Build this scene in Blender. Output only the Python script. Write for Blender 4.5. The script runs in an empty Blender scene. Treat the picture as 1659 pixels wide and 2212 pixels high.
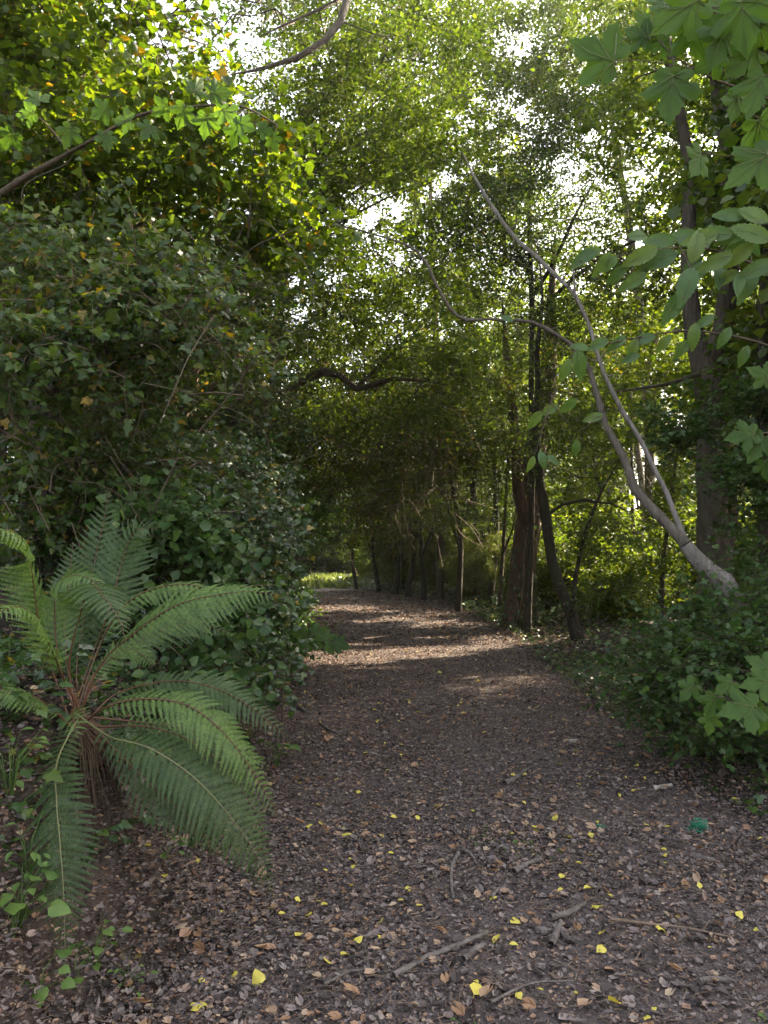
import bpy, math, random
import numpy as np
from mathutils import Vector, Matrix

S = bpy.context.scene
COL = S.collection
RNG = np.random.default_rng(11)
random.seed(11)

# ------------------------------------------------------------------ camera, sky, sun
F, CXP, CYP, HOR = 1671.0, 829.5, 1106.0, 1200.0      # lens in the photo's 1659x2212 view
PITCH = math.atan((HOR - CYP) / F)
CAMZ = 1.55
cam = bpy.data.cameras.new("camera"); camo = bpy.data.objects.new("camera", cam); COL.objects.link(camo)
camo.location = (0, 0, CAMZ); camo.rotation_euler = (math.radians(90) + PITCH, 0, 0)
cam.sensor_fit = 'VERTICAL'; cam.sensor_height = 24; cam.lens = 24 * F / 2212
cam.clip_start = 0.05; cam.clip_end = 2000
S.camera = camo

SUN_AZ, SUN_EL = math.radians(55), math.radians(36)    # sun to the right of the view, ahead
SUN = np.array([math.sin(SUN_AZ) * math.cos(SUN_EL), math.cos(SUN_AZ) * math.cos(SUN_EL), math.sin(SUN_EL)])
W = bpy.data.worlds.new("World"); S.world = W; W.use_nodes = True
nt = W.node_tree
sky = nt.nodes.new("ShaderNodeTexSky"); sky.sky_type = 'NISHITA'; sky.sun_disc = False
sky.sun_elevation = SUN_EL; sky.sun_rotation = SUN_AZ; sky.air_density = 1.0; sky.dust_density = 6.0; sky.ozone_density = 0.6
hz = nt.nodes.new("ShaderNodeHueSaturation"); hz.inputs["Saturation"].default_value = .45      # thin white overcast veil
nt.links.new(sky.outputs[0], hz.inputs["Color"]); nt.links.new(hz.outputs[0], nt.nodes["Background"].inputs[0]); nt.nodes["Background"].inputs[1].default_value = 0.15
sl = bpy.data.lights.new("sun", 'SUN'); sl.energy = 5.0; sl.angle = math.radians(0.5); sl.color = (1.0, 0.84, 0.60)
so = bpy.data.objects.new("sun", sl); COL.objects.link(so); so.location = (20, 30, 40)
so.rotation_euler = Vector(SUN).to_track_quat('Z', 'Y').to_euler()
S.view_settings.view_transform = 'Standard'; S.view_settings.look = 'None'
S.view_settings.gamma = 1.0; S.view_settings.exposure = 2.8; S.view_settings.use_curve_mapping = False
S.render.film_transparent = False
S.cycles.max_bounces = 7; S.cycles.diffuse_bounces = 4; S.cycles.glossy_bounces = 2
S.cycles.transmission_bounces = 5; S.cycles.transparent_max_bounces = 4
S.cycles.caustics_reflective = False; S.cycles.caustics_refractive = False
S.cycles.use_denoising = True

# ------------------------------------------------------------------ small maths
def P(px, py, d):
    "point of the place seen at photo position (px,py) at depth d along the path"
    a, b = (px - CXP) / F, (CYP - py) / F
    c, s = math.cos(PITCH), math.sin(PITCH)
    v = np.array([a, c - b * s, s + b * c])
    return np.array([0, 0, CAMZ]) + v * (d / v[1])
def sm(t):
    t = np.clip(t, 0, 1); return t * t * (3 - 2 * t)
_Y = [-30, 0, 2.5, 3.5, 5, 9, 12, 18, 26, 30, 35, 45, 120]
_L = [-.8, -.8, -.8, -.72, -.75, -1.12, -1.4, -1.8, -2.4, -2.9, -4.2, -9, -60]
_R = [1.9, 2.2, 2.4, 2.4, 2.2, 2.3, 2.4, 2.5, 2.3, 1.3, -1.0, -6, -55]
def xl(y): return np.interp(y, _Y, _L)
def xr(y): return np.interp(y, _Y, _R)
def hgt(x, y):
    x = np.asarray(x, float); y = np.asarray(y, float)
    near = np.clip(1 - (y - 9) / 25, .25, 1)
    h = .80 * near * sm((xl(y) - x) / .75) + .35 * near * sm((xl(y) - x - .5) / 2.5) + .16 * sm((x - xr(y)) / 1.6)
    h = h + .33 * np.exp(-((x + 1.25) ** 2 + (y - 3.15) ** 2) / .16)
    h = h + .018 * np.sin(x * 2.1 + 1.3 * np.sin(y * .9)) * np.cos(y * 1.7) + .02 * np.sin(x * .6 + y * .37)
    return h
def G(px, py):
    "ground point seen at photo position"
    d = 2.0; lo = hi = None
    for i in range(600):
        p = P(px, py, d)
        if p[2] <= hgt(p[0], p[1]): break
        d += max(.01, .004 * d)
    return p
def on(x, y, dz=0.0): return np.array([x, y, float(hgt(x, y)) + dz])
def nrm(v): return v / np.maximum(np.linalg.norm(v, axis=-1, keepdims=True), 1e-9)

# ------------------------------------------------------------------ mesh collector
class MB:
    def __init__(s): s.V = []; s.Fc = []; s.n = 0
    def add(s, V, faces, mat=0):
        V = np.asarray(V, float).reshape(-1, 3)
        if len(V) == 0: return
        for f in (faces if isinstance(faces, list) else [faces]):
            s.Fc.append((np.asarray(f, np.int64) + s.n, mat))
        s.V.append(V); s.n += len(V)
    def build(s, name, mats, parent=None, smooth=True):
        me = bpy.data.meshes.new(name)
        V = np.concatenate(s.V) if s.V else np.zeros((0, 3))
        if parent is not None: V = V - np.array(parent.matrix_basis.translation)
        me.vertices.add(len(V)); me.vertices.foreach_set("co", V.astype(np.float32).ravel())
        idx = np.concatenate([f.ravel() for f, m in s.Fc]); tot = np.concatenate([np.full(len(f), f.shape[1]) for f, m in s.Fc])
        mi = np.concatenate([np.full(len(f), m) for f, m in s.Fc])
        me.loops.add(len(idx)); me.loops.foreach_set("vertex_index", idx.astype(np.int32))
        me.polygons.add(len(tot))
        st = np.zeros(len(tot), np.int32); st[1:] = np.cumsum(tot)[:-1]
        me.polygons.foreach_set("loop_start", st)
        me.polygons.foreach_set("material_index", mi.astype(np.int32))
        me.polygons.foreach_set("use_smooth", np.full(len(tot), smooth))
        for m in (mats if isinstance(mats, list) else [mats]): me.materials.append(m)
        me.update(calc_edges=True)
        o = bpy.data.objects.new(name, me); COL.objects.link(o)
        if parent is not None: o.parent = parent
        return o
def thing(name, loc, label, cat, group=None):
    o = bpy.data.objects.new(name, None); COL.objects.link(o); o.location = [float(v) for v in loc]
    o.empty_display_size = .2
    return tag(o, label, cat, group)
def tag(o, label, cat, group=None, kind=None):
    if label: o["label"] = label
    if cat: o["category"] = cat
    if group: o["group"] = group
    if kind: o["kind"] = kind
    return o
def dup(src, loc, rz, sc, label=None, group=None):
    r = src.copy(); COL.objects.link(r); r.location = [float(v) for v in loc]; r.rotation_euler = (0, 0, rz); r.scale = (sc, sc, sc)
    if label: r["label"] = label
    if group: r["group"] = group
    for ch in list(src.children):
        c = ch.copy(); COL.objects.link(c); c.parent = r
        for g in list(ch.children):
            d = g.copy(); COL.objects.link(d); d.parent = c
    return r

# ------------------------------------------------------------------ materials
def newmat(name):
    m = bpy.data.materials.new(name); m.use_nodes = True
    n = m.node_tree.nodes; n.clear()
    return m, n, m.node_tree.links
def ramp(n, stops, interp='LINEAR'):
    r = n.new("ShaderNodeValToRGB"); r.color_ramp.interpolation = interp
    e = r.color_ramp.elements
    while len(e) < len(stops): e.new(.5)
    for el, (p, c) in zip(e, stops): el.position = p; el.color = (*c, 1)
    return r
def leaf_mat(name, stops, rough=.42, spec=.45, trans=.42, tcol=(1.9, 1.75, .55), interp='LINEAR'):
    m, n, L = newmat(name)
    stops = [(p, (c[0] * 1.12, c[1] * 1.0, c[2] * .75) if c[1] > c[0] * 1.2 else c) for p, c in stops]      # warm late-summer greens
    g = n.new("ShaderNodeNewGeometry"); r = ramp(n, stops, interp); L.new(g.outputs["Random Per Island"], r.inputs[0])
    tc = n.new("ShaderNodeTexCoord"); nz = n.new("ShaderNodeTexNoise"); nz.inputs["Scale"].default_value = 22
    L.new(tc.outputs["Object"], nz.inputs["Vector"])
    hs = n.new("ShaderNodeHueSaturation"); L.new(r.outputs[0], hs.inputs["Color"])
    mr = n.new("ShaderNodeMapRange"); mr.inputs[3].default_value = .72; mr.inputs[4].default_value = 1.28
    L.new(nz.outputs["Fac"], mr.inputs[0]); L.new(mr.outputs[0], hs.inputs["Value"])
    b = n.new("ShaderNodeBsdfPrincipled"); b.inputs["Roughness"].default_value = rough
    b.inputs["Specular IOR Level"].default_value = spec; L.new(hs.outputs[0], b.inputs["Base Color"])
    t = n.new("ShaderNodeBsdfTranslucent"); mu = n.new("ShaderNodeMix"); mu.data_type = 'RGBA'; mu.blend_type = 'MULTIPLY'
    mu.inputs[0].default_value = 1; mu.inputs[7].default_value = (*tcol, 1); L.new(hs.outputs[0], mu.inputs[6])
    L.new(mu.outputs[2], t.inputs["Color"])
    x = n.new("ShaderNodeMixShader"); x.inputs[0].default_value = trans
    L.new(b.outputs[0], x.inputs[1]); L.new(t.outputs[0], x.inputs[2])
    o = n.new("ShaderNodeOutputMaterial"); L.new(x.outputs[0], o.inputs[0])
    return m
def bark_mat(name, c1, c2, moss=(.035, .05, .015), mossamt=.4, scale=9, stretch=.18, bump=.6):
    m, n, L = newmat(name)
    tc = n.new("ShaderNodeTexCoord"); mp = n.new("ShaderNodeMapping"); mp.inputs["Scale"].default_value = (1, 1, stretch)
    L.new(tc.outputs["Object"], mp.inputs[0])
    n1 = n.new("ShaderNodeTexNoise"); n1.inputs["Scale"].default_value = scale * 2.4; n1.inputs["Detail"].default_value = 6; n1.inputs["Roughness"].default_value = .7
    L.new(mp.outputs[0], n1.inputs["Vector"])
    v = n.new("ShaderNodeTexVoronoi"); v.inputs["Scale"].default_value = scale * 3; L.new(mp.outputs[0], v.inputs["Vector"])
    r = ramp(n, [(.3, c1), (.7, c2)]); L.new(n1.outputs["Fac"], r.inputs[0])
    n2 = n.new("ShaderNodeTexNoise"); n2.inputs["Scale"].default_value = 2.6; n2.inputs["Detail"].default_value = 5; L.new(tc.outputs["Object"], n2.inputs["Vector"])
    r2 = ramp(n, [(.48, (0, 0, 0)), (.66, (mossamt,) * 3)]); L.new(n2.outputs["Fac"], r2.inputs[0])
    mx = n.new("ShaderNodeMix"); mx.data_type = 'RGBA'; L.new(r2.outputs[0], mx.inputs[0]); L.new(r.outputs[0], mx.inputs[6]); mx.inputs[7].default_value = (*moss, 1)
    ad = n.new("ShaderNodeMath"); ad.operation = 'ADD'; L.new(n1.outputs["Fac"], ad.inputs[0]); L.new(v.outputs["Distance"], ad.inputs[1])
    bp = n.new("ShaderNodeBump"); bp.inputs["Strength"].default_value = bump; bp.inputs["Distance"].default_value = .03; L.new(ad.outputs[0], bp.inputs["Height"])
    b = n.new("ShaderNodeBsdfPrincipled"); b.inputs["Roughness"].default_value = .85; b.inputs["Specular IOR Level"].default_value = .25
    L.new(mx.outputs[2], b.inputs["Base Color"]); L.new(bp.outputs[0], b.inputs["Normal"])
    o = n.new("ShaderNodeOutputMaterial"); L.new(b.outputs[0], o.inputs[0])
    return m
def earth_mat(name, stops, scale=14, bump=.8):
    m, n, L = newmat(name)
    tc = n.new("ShaderNodeTexCoord")
    n1 = n.new("ShaderNodeTexNoise"); n1.inputs["Scale"].default_value = scale; n1.inputs["Detail"].default_value = 8; n1.inputs["Roughness"].default_value = .75
    n2 = n.new("ShaderNodeTexVoronoi"); n2.inputs["Scale"].default_value = scale * 4; n2.inputs["Randomness"].default_value = 1
    L.new(tc.outputs["Object"], n1.inputs["Vector"]); L.new(tc.outputs["Object"], n2.inputs["Vector"])
    n3 = n.new("ShaderNodeTexNoise"); n3.inputs["Scale"].default_value = .9; n3.inputs["Detail"].default_value = 4; L.new(tc.outputs["Object"], n3.inputs["Vector"])
    a = n.new("ShaderNodeMix"); a.data_type = 'FLOAT'; a.inputs[0].default_value = .45; L.new(n1.outputs["Fac"], a.inputs[2]); L.new(n2.outputs["Color"], a.inputs[3])
    a2 = n.new("ShaderNodeMix"); a2.data_type = 'FLOAT'; a2.inputs[0].default_value = .3; L.new(a.outputs[0], a2.inputs[2]); L.new(n3.outputs["Fac"], a2.inputs[3])
    r = ramp(n, stops); L.new(a2.outputs[0], r.inputs[0])
    bp = n.new("ShaderNodeBump"); bp.inputs["Strength"].default_value = bump; bp.inputs["Distance"].default_value = .02; L.new(a.outputs[0], bp.inputs["Height"])
    b = n.new("ShaderNodeBsdfPrincipled"); b.inputs["Roughness"].default_value = .9; b.inputs["Specular IOR Level"].default_value = .2
    L.new(r.outputs[0], b.inputs["Base Color"]); L.new(bp.outputs[0], b.inputs["Normal"])
    o = n.new("ShaderNodeOutputMaterial"); L.new(b.outputs[0], o.inputs[0])
    return m
def k(*c): return c
M = {}
M['ground'] = earth_mat("woodland_soil", [(.25, k(.018, .013, .010)), (.5, k(.05, .036, .028)), (.75, k(.10, .072, .055))])
M['path'] = earth_mat("trodden_earth", [(.25, k(.030, .023, .021)), (.5, k(.085, .066, .062)), (.75, k(.18, .145, .135))], scale=26)
M['litter'] = leaf_mat("dead_leaves", [(0, k(.022, .017, .015)), (.3, k(.080, .062, .058)), (.6, k(.158, .126, .117)), (.8, k(.24, .195, .175)), (.93, k(.27, .15, .085)), (1, k(.38, .29, .20))], rough=.6, spec=.3, trans=.12, tcol=(1.3, .9, .6))
M['litter_tan'] = leaf_mat("tan_leaves", [(0, k(.20, .11, .06)), (.5, k(.30, .18, .10)), (1, k(.36, .26, .18))], rough=.55, spec=.35, trans=.2, tcol=(1.3, .9, .5))  # larger tan leaves scattered at random over the litter
M['yellow'] = leaf_mat("yellow_leaf", [(0, k(.40, .29, .06)), (.3, k(.55, .45, .08)), (.7, k(.64, .54, .10)), (1, k(.66, .60, .28))], rough=.5, spec=.35, trans=.25, tcol=(1.1, 1.0, .4))
M['ivy'] = leaf_mat("ivy_leaf", [(0, k(.016, .040, .014)), (.45, k(.028, .065, .020)), (.8, k(.045, .095, .026)), (.96, k(.075, .12, .03)), (1, k(.3, .2, .03))], rough=.3, spec=.55, trans=.3)
M['ivycool'] = leaf_mat("hanging_ivy_leaf", [(0, k(.022, .050, .014)), (.5, k(.042, .088, .022)), (.95, k(.070, .120, .030)), (.98, k(.20, .14, .02)), (1, k(.26, .19, .04))], rough=.36, spec=.38, trans=.45, tcol=(2.1, 1.8, .4))
M['lime'] = leaf_mat("broad_leaf", [(0, k(.035, .075, .014)), (.6, k(.06, .115, .02)), (.95, k(.085, .14, .022)), (.98, k(.26, .17, .02)), (1, k(.32, .20, .02))], rough=.42, spec=.4, trans=.5, tcol=(2.1, 1.9, .4))
M['syc'] = leaf_mat("sycamore_leaf", [(0, k(.034, .085, .022)), (1, k(.062, .13, .032))], rough=.5, spec=.3, trans=.5, tcol=(1.8, 1.8, .45))
M['vein'] = leaf_mat("leaf_vein", [(0, k(.09, .13, .045)), (1, k(.11, .15, .05))], trans=.2)
M['beech'] = leaf_mat("hornbeam_leaf", [(0, k(.032, .070, .016)), (.6, k(.055, .10, .022)), (1, k(.08, .125, .025))], rough=.45, spec=.4, trans=.48)
M['holly'] = leaf_mat("small_dark_leaf", [(0, k(.018, .042, .016)), (.6, k(.032, .068, .022)), (1, k(.055, .095, .025))], rough=.38, spec=.5, trans=.38)
M['thorn'] = leaf_mat("thorn_leaf", [(0, k(.030, .058, .012)), (.5, k(.052, .088, .016)), (.92, k(.085, .11, .02)), (1, k(.13, .075, .02))], rough=.45, spec=.35, trans=.42)
M['maple'] = leaf_mat("field_maple_leaf", [(0, k(.026, .066, .024)), (.6, k(.046, .095, .034)), (1, k(.068, .125, .040))], rough=.45, spec=.4, trans=.4, tcol=(1.6, 1.7, .6))
M['elm'] = leaf_mat("long_serrated_leaf", [(0, k(.045, .105, .035)), (.6, k(.068, .14, .043)), (1, k(.10, .17, .043))], rough=.38, spec=.45, trans=.42, tcol=(1.8, 1.75, .5))
M['sun'] = leaf_mat("undergrowth_leaf", [(0, k(.045, .09, .018)), (.6, k(.075, .125, .024)), (1, k(.11, .15, .03))], rough=.5, spec=.3, trans=.5, tcol=(1.9, 1.8, .4))
M['fern'] = leaf_mat("fern_green", [(0, k(.058, .115, .042)), (.6, k(.082, .15, .052)), (1, k(.115, .19, .06))], rough=.5, spec=.3, trans=.35, tcol=(1.6, 1.6, .5))
M['ferndull'] = leaf_mat("fern_dull_green", [(0, k(.030, .064, .028)), (.6, k(.044, .084, .036)), (1, k(.062, .105, .044))], rough=.5, spec=.3, trans=.35, tcol=(1.5, 1.5, .55))
M['fernrib'] = leaf_mat("fern_rib", [(0, k(.12, .13, .05)), (1, k(.15, .15, .06))], trans=.1)
M['fernstalk'] = leaf_mat("fern_stalk", [(0, k(.055, .022, .010)), (1, k(.11, .045, .018))], trans=.05)
M['weed'] = leaf_mat("weed_leaf", [(0, k(.055, .115, .035)), (1, k(.09, .165, .045))], rough=.5, spec=.35, trans=.35, tcol=(1.5, 1.6, .5))
M['grass'] = leaf_mat("grass_blade", [(0, k(.085, .125, .055)), (1, k(.14, .18, .085))], trans=.35, tcol=(1.3, 1.35, .7))
M['bark'] = bark_mat("brown_bark", k(.035, .026, .019), k(.11, .085, .062))
M['barkdark'] = bark_mat("dark_bark", k(.018, .014, .010), k(.060, .046, .032), mossamt=.5)
M['barkgrey'] = bark_mat("grey_bark", k(.055, .044, .034), k(.15, .125, .10), mossamt=.3, bump=.5)
M['barkpale'] = bark_mat("pale_bark", k(.10, .085, .065), k(.27, .235, .19), mossamt=.2, stretch=.6)
M['dead'] = bark_mat("bare_dead_wood", k(.10, .085, .075), k(.27, .24, .215), mossamt=.12, scale=14, stretch=.08, bump=.5)
M['barkred'] = bark_mat("rough_brown_bark", k(.04, .024, .016), k(.14, .085, .055), mossamt=.35, scale=8, stretch=.22, bump=1)
M['twig'] = bark_mat("twig_bark", k(.045, .032, .022), k(.12, .088, .06), mossamt=.3)
M['twigpale'] = bark_mat("dry_twig", k(.10, .07, .05), k(.24, .17, .125), mossamt=.05)
M['stick'] = bark_mat("fallen_stick", k(.06, .048, .042), k(.19, .16, .145), mossamt=.1, stretch=1)
M['pith'] = bark_mat("pale_rotten_wood", k(.2, .17, .14), k(.42, .38, .33), mossamt=.05, stretch=1)
m_, n_, L_ = newmat("green_twine"); b_ = n_.new("ShaderNodeBsdfPrincipled"); b_.inputs["Base Color"].default_value = (.01, .17, .09, 1); b_.inputs["Roughness"].default_value = .4
o_ = n_.new("ShaderNodeOutputMaterial"); L_.new(b_.outputs[0], o_.inputs[0]); M['twine'] = m_

# ------------------------------------------------------------------ leaf shapes (y = length 0..1, z = upper side)
def fan(half, c, curve=.25, droop=.15):
    r = [p for p in half]; l = [(-x, y) for x, y in reversed(half) if x > 1e-6]
    pts = r + l
    V = [(c[0], c[1], 0)] + [(x, y, 0) for x, y in pts]
    V = np.array(V, float); V[:, 2] = -curve * V[:, 0] ** 2 - droop * (V[:, 1] - .3) ** 2 + .06 * np.sin(9 * V[:, 0] + 5 * V[:, 1]) * (np.abs(V[:, 0]) > .1)
    n = len(pts); Fc = np.array([(0, 1 + i, 1 + (i + 1) % n) for i in range(n)])
    return V, [Fc]
def folded(w, fold=.25, droop=.15):
    V = np.array([(0, 0, 0), (w, .32, fold * w), (w * .8, .68, fold * w * .8), (0, 1, -droop), (-w * .8, .68, fold * w * .8), (-w, .32, fold * w)], float)
    return V, [np.array([(0, 1, 2, 3), (0, 3, 4, 5)])]
def serrated(w, teeth=9):
    half = [(0, 0)]
    for i in range(1, teeth * 2):
        t = i / (teeth * 2); ww = w * math.sin(math.pi * t ** .8) ** .8
        half.append((ww * (1.0 if i % 2 else .86), t + (.03 if i % 2 else 0)))
    half.append((0, 1))
    n = len(half); V = []
    for s in (1, -1):
        for (x, y) in half: V.append((s * x, y, .22 * x - .35 * (y - .2) ** 2 * (y > .2)))
    for (x, y) in half: V.append((0, y, -.35 * (y - .2) ** 2 * (y > .2)))
    q = []
    for i in range(n - 1): q.append((2 * n + i, i, i + 1, 2 * n + i + 1)); q.append((n + i, 2 * n + i, 2 * n + i + 1, n + i + 1))
    return np.array(V, float), [np.array(q)]
SYC = fan([(.03, -.02), (.12, -.13), (.24, -.17), (.36, -.12), (.41, -.02), (.36, .05), (.30, .10), (.40, .12), (.50, .16), (.56, .26), (.66, .36), (.55, .40), (.52, .49), (.42, .46), (.38, .51), (.30, .46), (.20, .44), (.24, .55), (.29, .62), (.21, .68), (.20, .78), (.12, .82), (.07, .92), (0, 1.04)], (0, .16))
IVY = fan([(.05, 0), (.22, -.10), (.40, -.02), (.36, .16), (.50, .34), (.26, .42), (.16, .68), (0, 1.0)], (0, .2), .3, .25)
FMP = fan([(.05, 0), (.24, -.05), (.32, .05), (.24, .16), (.50, .26), (.50, .42), (.34, .44), (.18, .42), (.24, .66), (.14, .82), (0, .9)], (0, .2))
OVA = folded(.34); RND = folded(.44, .2, .1); LAN = folded(.22); 
ELM = serrated(.24); HRT = fan([(.0, .06), (.2, -.02), (.42, .1), (.48, .3), (.38, .55), (.18, .8), (0, 1.0)], (0, .3), .4, .3)
CRN = (np.array([(0, 0, 0), (.3, .2, .16), (.1, .3, -.02), (-.3, .25, .13), (.33, .6, .2), (.05, .62, 0), (-.28, .65, .1), (.12, .95, .22), (-.1, .9, .12)], float),
       [np.array([(0, 1, 4, 2), (0, 2, 6, 3), (2, 4, 7, 5), (2, 5, 8, 6)])])

def frames(ydir, up):
    y = nrm(ydir); z = up - (up * y).sum(-1, keepdims=True) * y; z = nrm(z); x = np.cross(y, z)
    return np.stack([x, y, z], -1)
def put(mb, tpl, pos, R, size, mat=0):
    V, Fs = tpl; N = len(pos)
    if N == 0: return
    size = np.broadcast_to(np.asarray(size, float), (N,))
    W_ = np.einsum('nij,vj->nvi', R, V) * size[:, None, None] + pos[:, None, :]
    off = (np.arange(N) * len(V))[:, None, None]
    mb.add(W_.reshape(-1, 3), [(f[None] + off).reshape(-1, f.shape[1]) for f in Fs], mat)

# ------------------------------------------------------------------ tubes
def resample(pts, step):
    pts = np.asarray(pts, float)
    if len(pts) < 3:
        n = max(2, int(np.linalg.norm(pts[-1] - pts[0]) / step) + 1); t = np.linspace(0, 1, n)[:, None]
        return pts[0] + (pts[-1] - pts[0]) * t, np.linspace(0, len(pts) - 1, n)
    out = []; par = []
    Q = np.vstack([2 * pts[0] - pts[1], pts, 2 * pts[-1] - pts[-2]])
    for i in range(1, len(Q) - 2):
        a, b, c, d = Q[i - 1:i + 3]; n = max(1, int(np.linalg.norm(c - b) / step))
        for j in range(n):
            t = j / n
            out.append(.5 * ((2 * b) + (c - a) * t + (2 * a - 5 * b + 4 * c - d) * t * t + (3 * b - a - 3 * c + d) * t ** 3)); par.append(i - 1 + t)
    out.append(pts[-1]); par.append(len(pts) - 1)
    return np.array(out), np.array(par)
def tube(mb, pts, rad, sides=6, mat=0, rough=0.0):
    pts = np.asarray(pts, float); n = len(pts)
    if n < 2: return
    rad = np.broadcast_to(np.asarray(rad, float), (n,))
    T = nrm(np.gradient(pts, axis=0))
    a = np.array([1.0, 0, 0]) if abs(T[0][0]) < .8 else np.array([0, 1.0, 0])
    u = nrm(a - T[0] * (a @ T[0])); U = []
    for i in range(n):
        u = nrm(u - T[i] * (u @ T[i])); U.append(u)
    U = np.array(U); B = np.cross(T, U)
    th = np.arange(sides) * 2 * math.pi / sides
    rr = rad[:, None] * np.ones((1, sides))
    if rough > 0:
        ph = RNG.random(4) * 6.28
        s = np.arange(n)[:, None]
        rr = rr * (1 + rough * (np.sin(th[None] * 3 + ph[0] + s * .21) * .5 + np.sin(th[None] * 5 + ph[1] - s * .33) * .3 + np.sin(s * .9 + ph[2] + th[None]) * .3) + rough * .35 * RNG.standard_normal((n, sides)))
    V = pts[:, None] + rr[..., None] * (U[:, None] * np.cos(th)[None, :, None] + B[:, None] * np.sin(th)[None, :, None])
    i = np.arange(n - 1)[:, None] * sides; j = np.arange(sides)[None]; j2 = (j + 1) % sides
    q = np.stack([i + j, i + j2, i + sides + j2, i + sides + j], -1).reshape(-1, 4)
    mb.add(V.reshape(-1, 3), [q], mat)
    mb.add(V[-1], [np.arange(sides)[None]], mat)
def twigs(mb, A, B, r, mat=0, sag=0.0):
    "many thin three-sided two-piece twigs from A to B"
    N = len(A)
    if N == 0: return
    mid = (A + B) / 2 + RNG.standard_normal((N, 3)) * np.linalg.norm(B - A, axis=1)[:, None] * .06; mid[:, 2] += sag
    d = nrm(B - A); ref = np.where(np.abs(d[:, 2:3]) > .8, np.array([[1., 0, 0]]), np.array([[0, 0, 1.]]))
    u = nrm(np.cross(d, ref)); w = np.cross(d, u)
    r = np.broadcast_to(np.asarray(r, float), (N,))[:, None]
    ring = []
    for c, s in ((A, 1), (mid, .75), (B, .4)):
        for th in (0, 2.094, 4.189): ring.append(c + r * s * (u * math.cos(th) + w * math.sin(th)))
    V = np.stack(ring, 1)
    q = np.array([(a + j, a + (j + 1) % 3, a + 3 + (j + 1) % 3, a + 3 + j) for a in (0, 3) for j in range(3)])
    mb.add(V.reshape(-1, 3), [(q[None] + (np.arange(N) * 9)[:, None, None]).reshape(-1, 4)], mat)

# ------------------------------------------------------------------ gaps in the canopy
SHAFT = []      # (x, y, rx, ry) patches of the path that the sun reaches
def sunny(x, y, rx, ry): SHAFT.append((x, y, rx, ry))
HOLE = []       # view gaps toward the sky: photo position, radii, share cleared
def gap(px, py, rx, ry, share=.9, near=3.0, far=200): HOLE.append((px, py, rx, ry, share, near, far))
RAY = []       # (target point, radius, share): sun reaches these through the canopy
def lit(px, py, d, r, share=.85): RAY.append((P(px, py, d), r, share))
def keep(p, soft=True):
    ok = np.ones(len(p), bool)
    for (c, r, share) in RAY:
        v = p - c; al = v @ SUN; pe = np.linalg.norm(v - al[:, None] * SUN, axis=1)
        ok &= ~((al > .55) & (pe < r) & (RNG.random(len(p)) < share))
    g = p - SUN * (p[:, 2:3] / SUN[2])
    for (x, y, rx, ry) in SHAFT:
        r2 = ((g[:, 0] - x) / rx) ** 2 + ((g[:, 1] - y) / ry) ** 2
        ok &= ~((r2 < 1) & (p[:, 2] > .7))
    c, s = math.cos(PITCH), math.sin(PITCH)
    zc = (p[:, 2] - CAMZ); dep = p[:, 1] * c + zc * s; upc = -p[:, 1] * s + zc * c
    dd = np.maximum(dep, .1); px = CXP + F * p[:, 0] / dd; py = CYP - F * upc / dd
    for (hx, hy, rx, ry, share, near, far) in HOLE:
        r2 = ((px - hx) / rx) ** 2 + ((py - hy) / ry) ** 2 + .45 * np.sin(px * .11 + py * .05) + .45 * np.sin(py * .14 - px * .05)
        ok &= ~((r2 < 1) & (dep > near) & (dep < far) & (RNG.random(len(p)) < share))
    return ok

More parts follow.
